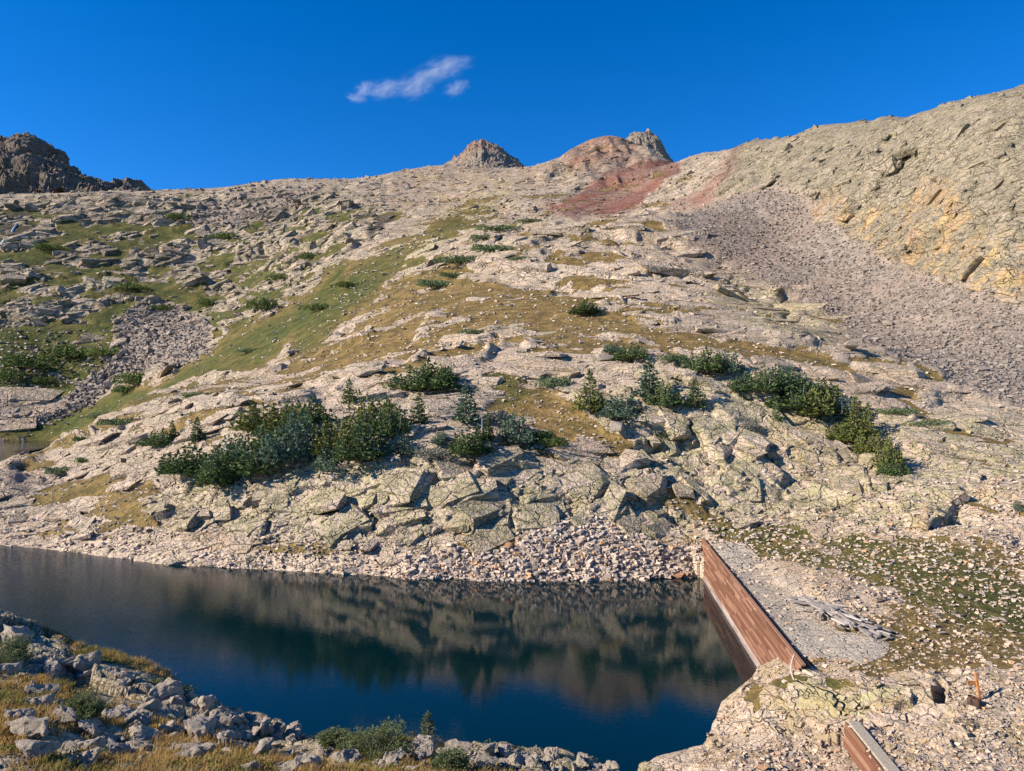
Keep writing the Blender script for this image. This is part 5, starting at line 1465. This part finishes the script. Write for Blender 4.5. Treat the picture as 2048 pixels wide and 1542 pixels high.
# bleached snags among the left belt
for px, py, h_, lab in [(820, 842, 40, "pale forked snag left of the stout spruce"), (925, 900, 42, "pale bare snag left of the slim spruces"), (962, 880, 56, "tallest pale snag among the slim spruces"), (500, 930, 30, "short pale snag in the lower left thickets"), (1284, 790, 26, "pale dead trunk in the middle spruces")]:
    p = on_hill(px, py); k = p[1] / F
    hh = h_ * k
    st = [([p + [0, 0, -0.2], p + [0.03, 0, hh * 0.5], p + [0.08 * rng.normal(), 0, hh]], np.array([0.10, 0.07, 0.02]))]
    for b in range(4):
        z = hh * rng.uniform(0.35, 0.85); a = rng.uniform(0, 6.28)
        q0 = p + [0.03, 0, z]; q1 = q0 + np.array([math.cos(a), math.sin(a), 0.5]) * hh * 0.14
        st.append(([q0, (q0 + q1) / 2, q1], np.array([0.035, 0.025, 0.008])))
    tag(link(bpy.data.objects.new("dead_snag", trunk_mesh("dead_snag", st, M_DEAD))), lab, "snag", "bleached snags")

# --- near plants
def near_spruce(name, label, px, py, hpx, slim, n_whorl, seed, cat="tree", mound=False, group=None):
    r = np.random.default_rng(seed)
    p = on_bank(px, py)
    h = hpx * p[1] / F
    root = empty(name, tuple(p)); tag(root, label, cat, group)
    if mound:
        parts, stems = [], []
        wd = mound * p[1] / F
        for k in range(30):
            x = r.uniform(-0.5, 0.5) * wd; y = r.normal() * 0.16 * wd
            hh = h * (1 - (abs(x) / (0.58 * wd)) ** 2) * r.uniform(0.55, 1.1) + 0.05
            pts = np.array([(x * 0.4, y * 0.4, -0.05), (x * 0.8, y, hh * 0.5), (x + r.normal() * 0.04, y, hh)])
            stems.append((pts, np.array([0.012, 0.008, 0.003])))
            n = 70
            uu_ = r.uniform(0.1, 1, n)
            c = np.c_[np.interp(uu_, [0, .5, 1], pts[:, 0]), np.interp(uu_, [0, .5, 1], pts[:, 1]), np.interp(uu_, [0, .5, 1], pts[:, 2])]
            a = r.uniform(0, 6.283, n); L = 0.14 * r.uniform(0.3, 1, n)
            c2 = c + np.c_[np.cos(a) * L, np.sin(a) * L, L * 0.5]
            for rep in range(6):
                d = np.c_[np.cos(a), np.sin(a), np.full(n, 0.6)] + r.normal(size=(n, 3)) * 0.7
                d /= np.linalg.norm(d, axis=1, keepdims=True)
                v, f = sprays(c2 + r.normal(size=(n, 3)) * 0.012, d, r.uniform(0.03, 0.055, n), 0.006, r)
                parts.append((v, f, np.repeat(r.uniform(0, 1, n), 4)))
    else:
        parts, stems = [], [(np.array([(0, 0, -0.05), (0.005, 0, h * 0.5), (0, 0, h)]), np.array([0.018, 0.012, 0.004]))]
        for k in range(n_whorl):
            u = 0.04 + 0.9 * k / n_whorl
            for b in range(6 if u < 0.6 else 4):
                a = r.uniform(0, 6.283); L = slim * h * 0.5 * (1 - u) ** 0.8 * r.uniform(0.6, 1.1) + 0.02
                tipz = u * h + L * 0.35
                stems.append((np.array([(0, 0, u * h), (math.cos(a) * L * 0.5, math.sin(a) * L * 0.5, u * h + L * 0.08), (math.cos(a) * L, math.sin(a) * L, tipz)]), np.array([0.006, 0.005, 0.003])))
                n = 46
                s = r.uniform(0.25, 1.0, n)
                c = np.c_[np.cos(a) * L * s, np.sin(a) * L * s, u * h + L * 0.35 * s * s]
                d = np.c_[np.full(n, np.cos(a)), np.full(n, np.sin(a)), np.full(n, 0.5)] + r.normal(size=(n, 3)) * 0.75
                d /= np.linalg.norm(d, axis=1, keepdims=True)
                v, f = sprays(c, d, r.uniform(0.025, 0.05, n), 0.0055, r)
                parts.append((v, f, np.repeat(r.uniform(0, 1, n), 4)))
        n = 60
        c = np.c_[np.zeros(n), np.zeros(n), h * r.uniform(0.72, 1.0, n)]; d = np.c_[r.normal(size=(n, 2)) * 0.6, np.full(n, 0.8)]; d /= np.linalg.norm(d, axis=1, keepdims=True)
        v, f = sprays(c, d, r.uniform(0.02, 0.035, n), 0.005, r); parts.append((v, f, np.repeat(r.uniform(0, 1, n), 4)))
    v, f, s = merge(parts)
    link(bpy.data.objects.new("crown", leafy_mesh("crown", v, f, s, M_NEAR)), root)
    link(bpy.data.objects.new("trunk", trunk_mesh("trunk", stems)), root)
near_spruce("spruce_sapling", "little pointed spruce sapling silhouetted against the dark water", 853, 1484, 66, 0.62, 13, 51)
near_spruce("spruce_bush", "sprawling young spruce bush left of the sapling on the near shore", 748, 1512, 56, 1, 1, 52, "bush", 135)
near_spruce("spruce_bush", "dark spruce bush at the left edge under the outcrop", 14, 1330, 50, 1, 1, 53, "bush", 90)
near_spruce("spruce_bush", "tiny spruce sprig at the bottom edge right of the bush", 900, 1545, 30, 1, 1, 54, "bush", 50)
near_spruce("spruce_bush", "dark spruce sprig shaded among the left boulders", 160, 1438, 34, 1, 1, 55, "bush", 70)
near_spruce("spruce_bush", "low spruce sprig left of the sprawling bush", 668, 1492, 20, 1, 1, 56, "bush", 44)

# dry grass and small green plants between the stones
def grass_material(name, a, b, c):
    t = NT(name)
    sh = t.n("ShaderNodeAttribute", attribute_name="shade").outputs["Fac"]
    n = t.noise(t.geo(), 0.9, 2, 0.5)
    col = t.mix(sh, a, b); col = t.mix(t.ramp(n, 0.48, 0.68), col, c)
    df = t.n("ShaderNodeBsdfDiffuse"); t.l(col, df.inputs[0]); tr = t.n("ShaderNodeBsdfTranslucent"); t.l(col, tr.inputs[0])
    ms = t.n("ShaderNodeMixShader"); ms.inputs[0].default_value = 0.4
    t.l(df.outputs[0], ms.inputs[1]); t.l(tr.outputs[0], ms.inputs[2]); t.l(ms.outputs[0], t.out.inputs["Surface"])
    return t.m
r = np.random.default_rng(91)
seen = ((nVg[..., 0] > -11.5) & (nVg[..., 1] < 24) & (nVg[..., 1] > 6.0)).ravel()
gw = np.clip(ngr - 0.25, 0, 1) * seen * (outc < 0.25) * (back < 0.05) * (ND.ravel() ** 1.0)
tuft = r.choice(len(gw), 2600, p=gw / gw.sum())
nbld = 22
cen = nV[tuft][:, None] + np.c_[r.normal(size=(2600, 2)) * 0.04, np.zeros(2600)][:, None]
bx = cen + np.concatenate([r.normal(size=(2600, nbld, 2)) * 0.055, np.zeros((2600, nbld, 1))], -1)
bx[..., 2] -= 0.02
hgt = r.uniform(0.06, 0.18, (2600, 1)) * r.uniform(0.6, 1.2, (2600, nbld))
ang = r.uniform(0, 6.283, (2600, nbld)); ln_ = r.uniform(0.1, 0.55, (2600, nbld)) * hgt
tipv = bx + np.stack([np.cos(ang) * ln_ + 0.03, np.sin(ang) * ln_, hgt], -1)
midv = bx + np.stack([np.cos(ang) * ln_ * 0.3, np.sin(ang) * ln_ * 0.3, hgt * 0.6], -1)
a2 = r.uniform(0, 6.283, (2600, nbld)); sd = np.stack([np.cos(a2), np.sin(a2), 0 * a2], -1) * 0.0055
gv_ = np.stack([bx - sd, bx + sd, midv + sd * 0.8, tipv, midv - sd * 0.8], 2).reshape(-1, 3)
nb_bl = 2600 * nbld
gf_ = np.arange(nb_bl * 5).reshape(nb_bl, 5)
me = mesh_from("dry_grass", gv_, gf_, grass_material("dry_grass", (0.34, 0.215, 0.08), (0.52, 0.36, 0.15), (0.24, 0.21, 0.065)))
a_ = me.attributes.new("shade", 'FLOAT', 'POINT'); a_.data.foreach_set("value", np.repeat(r.uniform(0, 1, nb_bl), 5).astype(np.float32))
tag(link(bpy.data.objects.new("dry_grass", me)), "golden dry grass between the boulders of the near bank", kind="stuff")
gw2 = np.clip(0.2 + fbm(nP / 0.9, 2, 495), 0, 1) ** 2 * seen * (outc < 0.6) * (back < 0.05) * ND.ravel()
cl = r.choice(len(gw2), 700, p=gw2 / gw2.sum())
nl = 26
lc = nV[cl][:, None] + r.normal(size=(700, nl, 3)) * [0.08, 0.08, 0.025] + [0, 0, 0.05]
lc = lc.reshape(-1, 3)
ld = r.normal(size=lc.shape) * [1, 1, 0.5] + [0, 0, 0.5]; ld /= np.linalg.norm(ld, axis=1, keepdims=True)
lv, lf = sprays(lc, ld, r.uniform(0.03, 0.06, len(lc)), 0.012, r)
me = leafy_mesh("ground_plants", lv, lf, np.repeat(r.uniform(0, 1, len(lc)), 4), leaf_material("ground_plant_leaves", (0.075, 0.095, 0.020), (0.09, 0.11, 0.025), (0.17, 0.16, 0.04)))
tag(link(bpy.data.objects.new("ground_plants", me)), "small green leafy plants tucked among the near stones", kind="stuff")

# ------------------------------------------------------------------ the one small cloud
t = NT("cloud_vapour")
P = t.obj()
n = t.noise(P, 3.0, 6, 0.62, 0.4)
ln = t.n("ShaderNodeVectorMath", operation='LENGTH'); t.l(P, ln.inputs[0])
fall = t.ramp(ln.outputs["Value"], 1.0, 0.25)
den = t.math('MULTIPLY', t.ramp(t.math('ADD', n, t.math('MULTIPLY', fall, 0.32)), 0.62, 1.20), fall)
vol = t.n("ShaderNodeVolumeScatter"); vol.inputs["Color"].default_value = (0.98, 0.98, 1, 1); vol.inputs["Anisotropy"].default_value = 0.1
t.l(t.math('MULTIPLY', den, 0.017), vol.inputs["Density"]); t.l(vol.outputs[0], t.out.inputs["Volume"])
bm = bmesh.new(); bmesh.ops.create_icosphere(bm, subdivisions=3, radius=1)
cme = bpy.data.meshes.new("puff"); bm.to_mesh(cme); bm.free(); cme.materials.append(t.m)
cd = 3200.0
cloud = empty("cloud", tuple(at_pix(850, 160, cd))); tag(cloud, "small wispy white cloud alone in the blue sky", "cloud")
for px, py, wx, hx, ang in [(890, 135, 62, 26, -14), (835, 168, 58, 30, -25), (770, 178, 50, 22, -10), (912, 176, 32, 16, -20), (728, 178, 24, 16, -30), (712, 196, 26, 9, 10)]:
    o = bpy.data.objects.new("puff", cme); link(o, cloud)
    q = at_pix(px, py, cd) - at_pix(850, 160, cd)
    o.location = q; kx = cd / F
    o.scale = (1.45 * wx * kx, 30 * kx, 1.45 * hx * kx); o.rotation_euler = (0, math.radians(ang), 0)
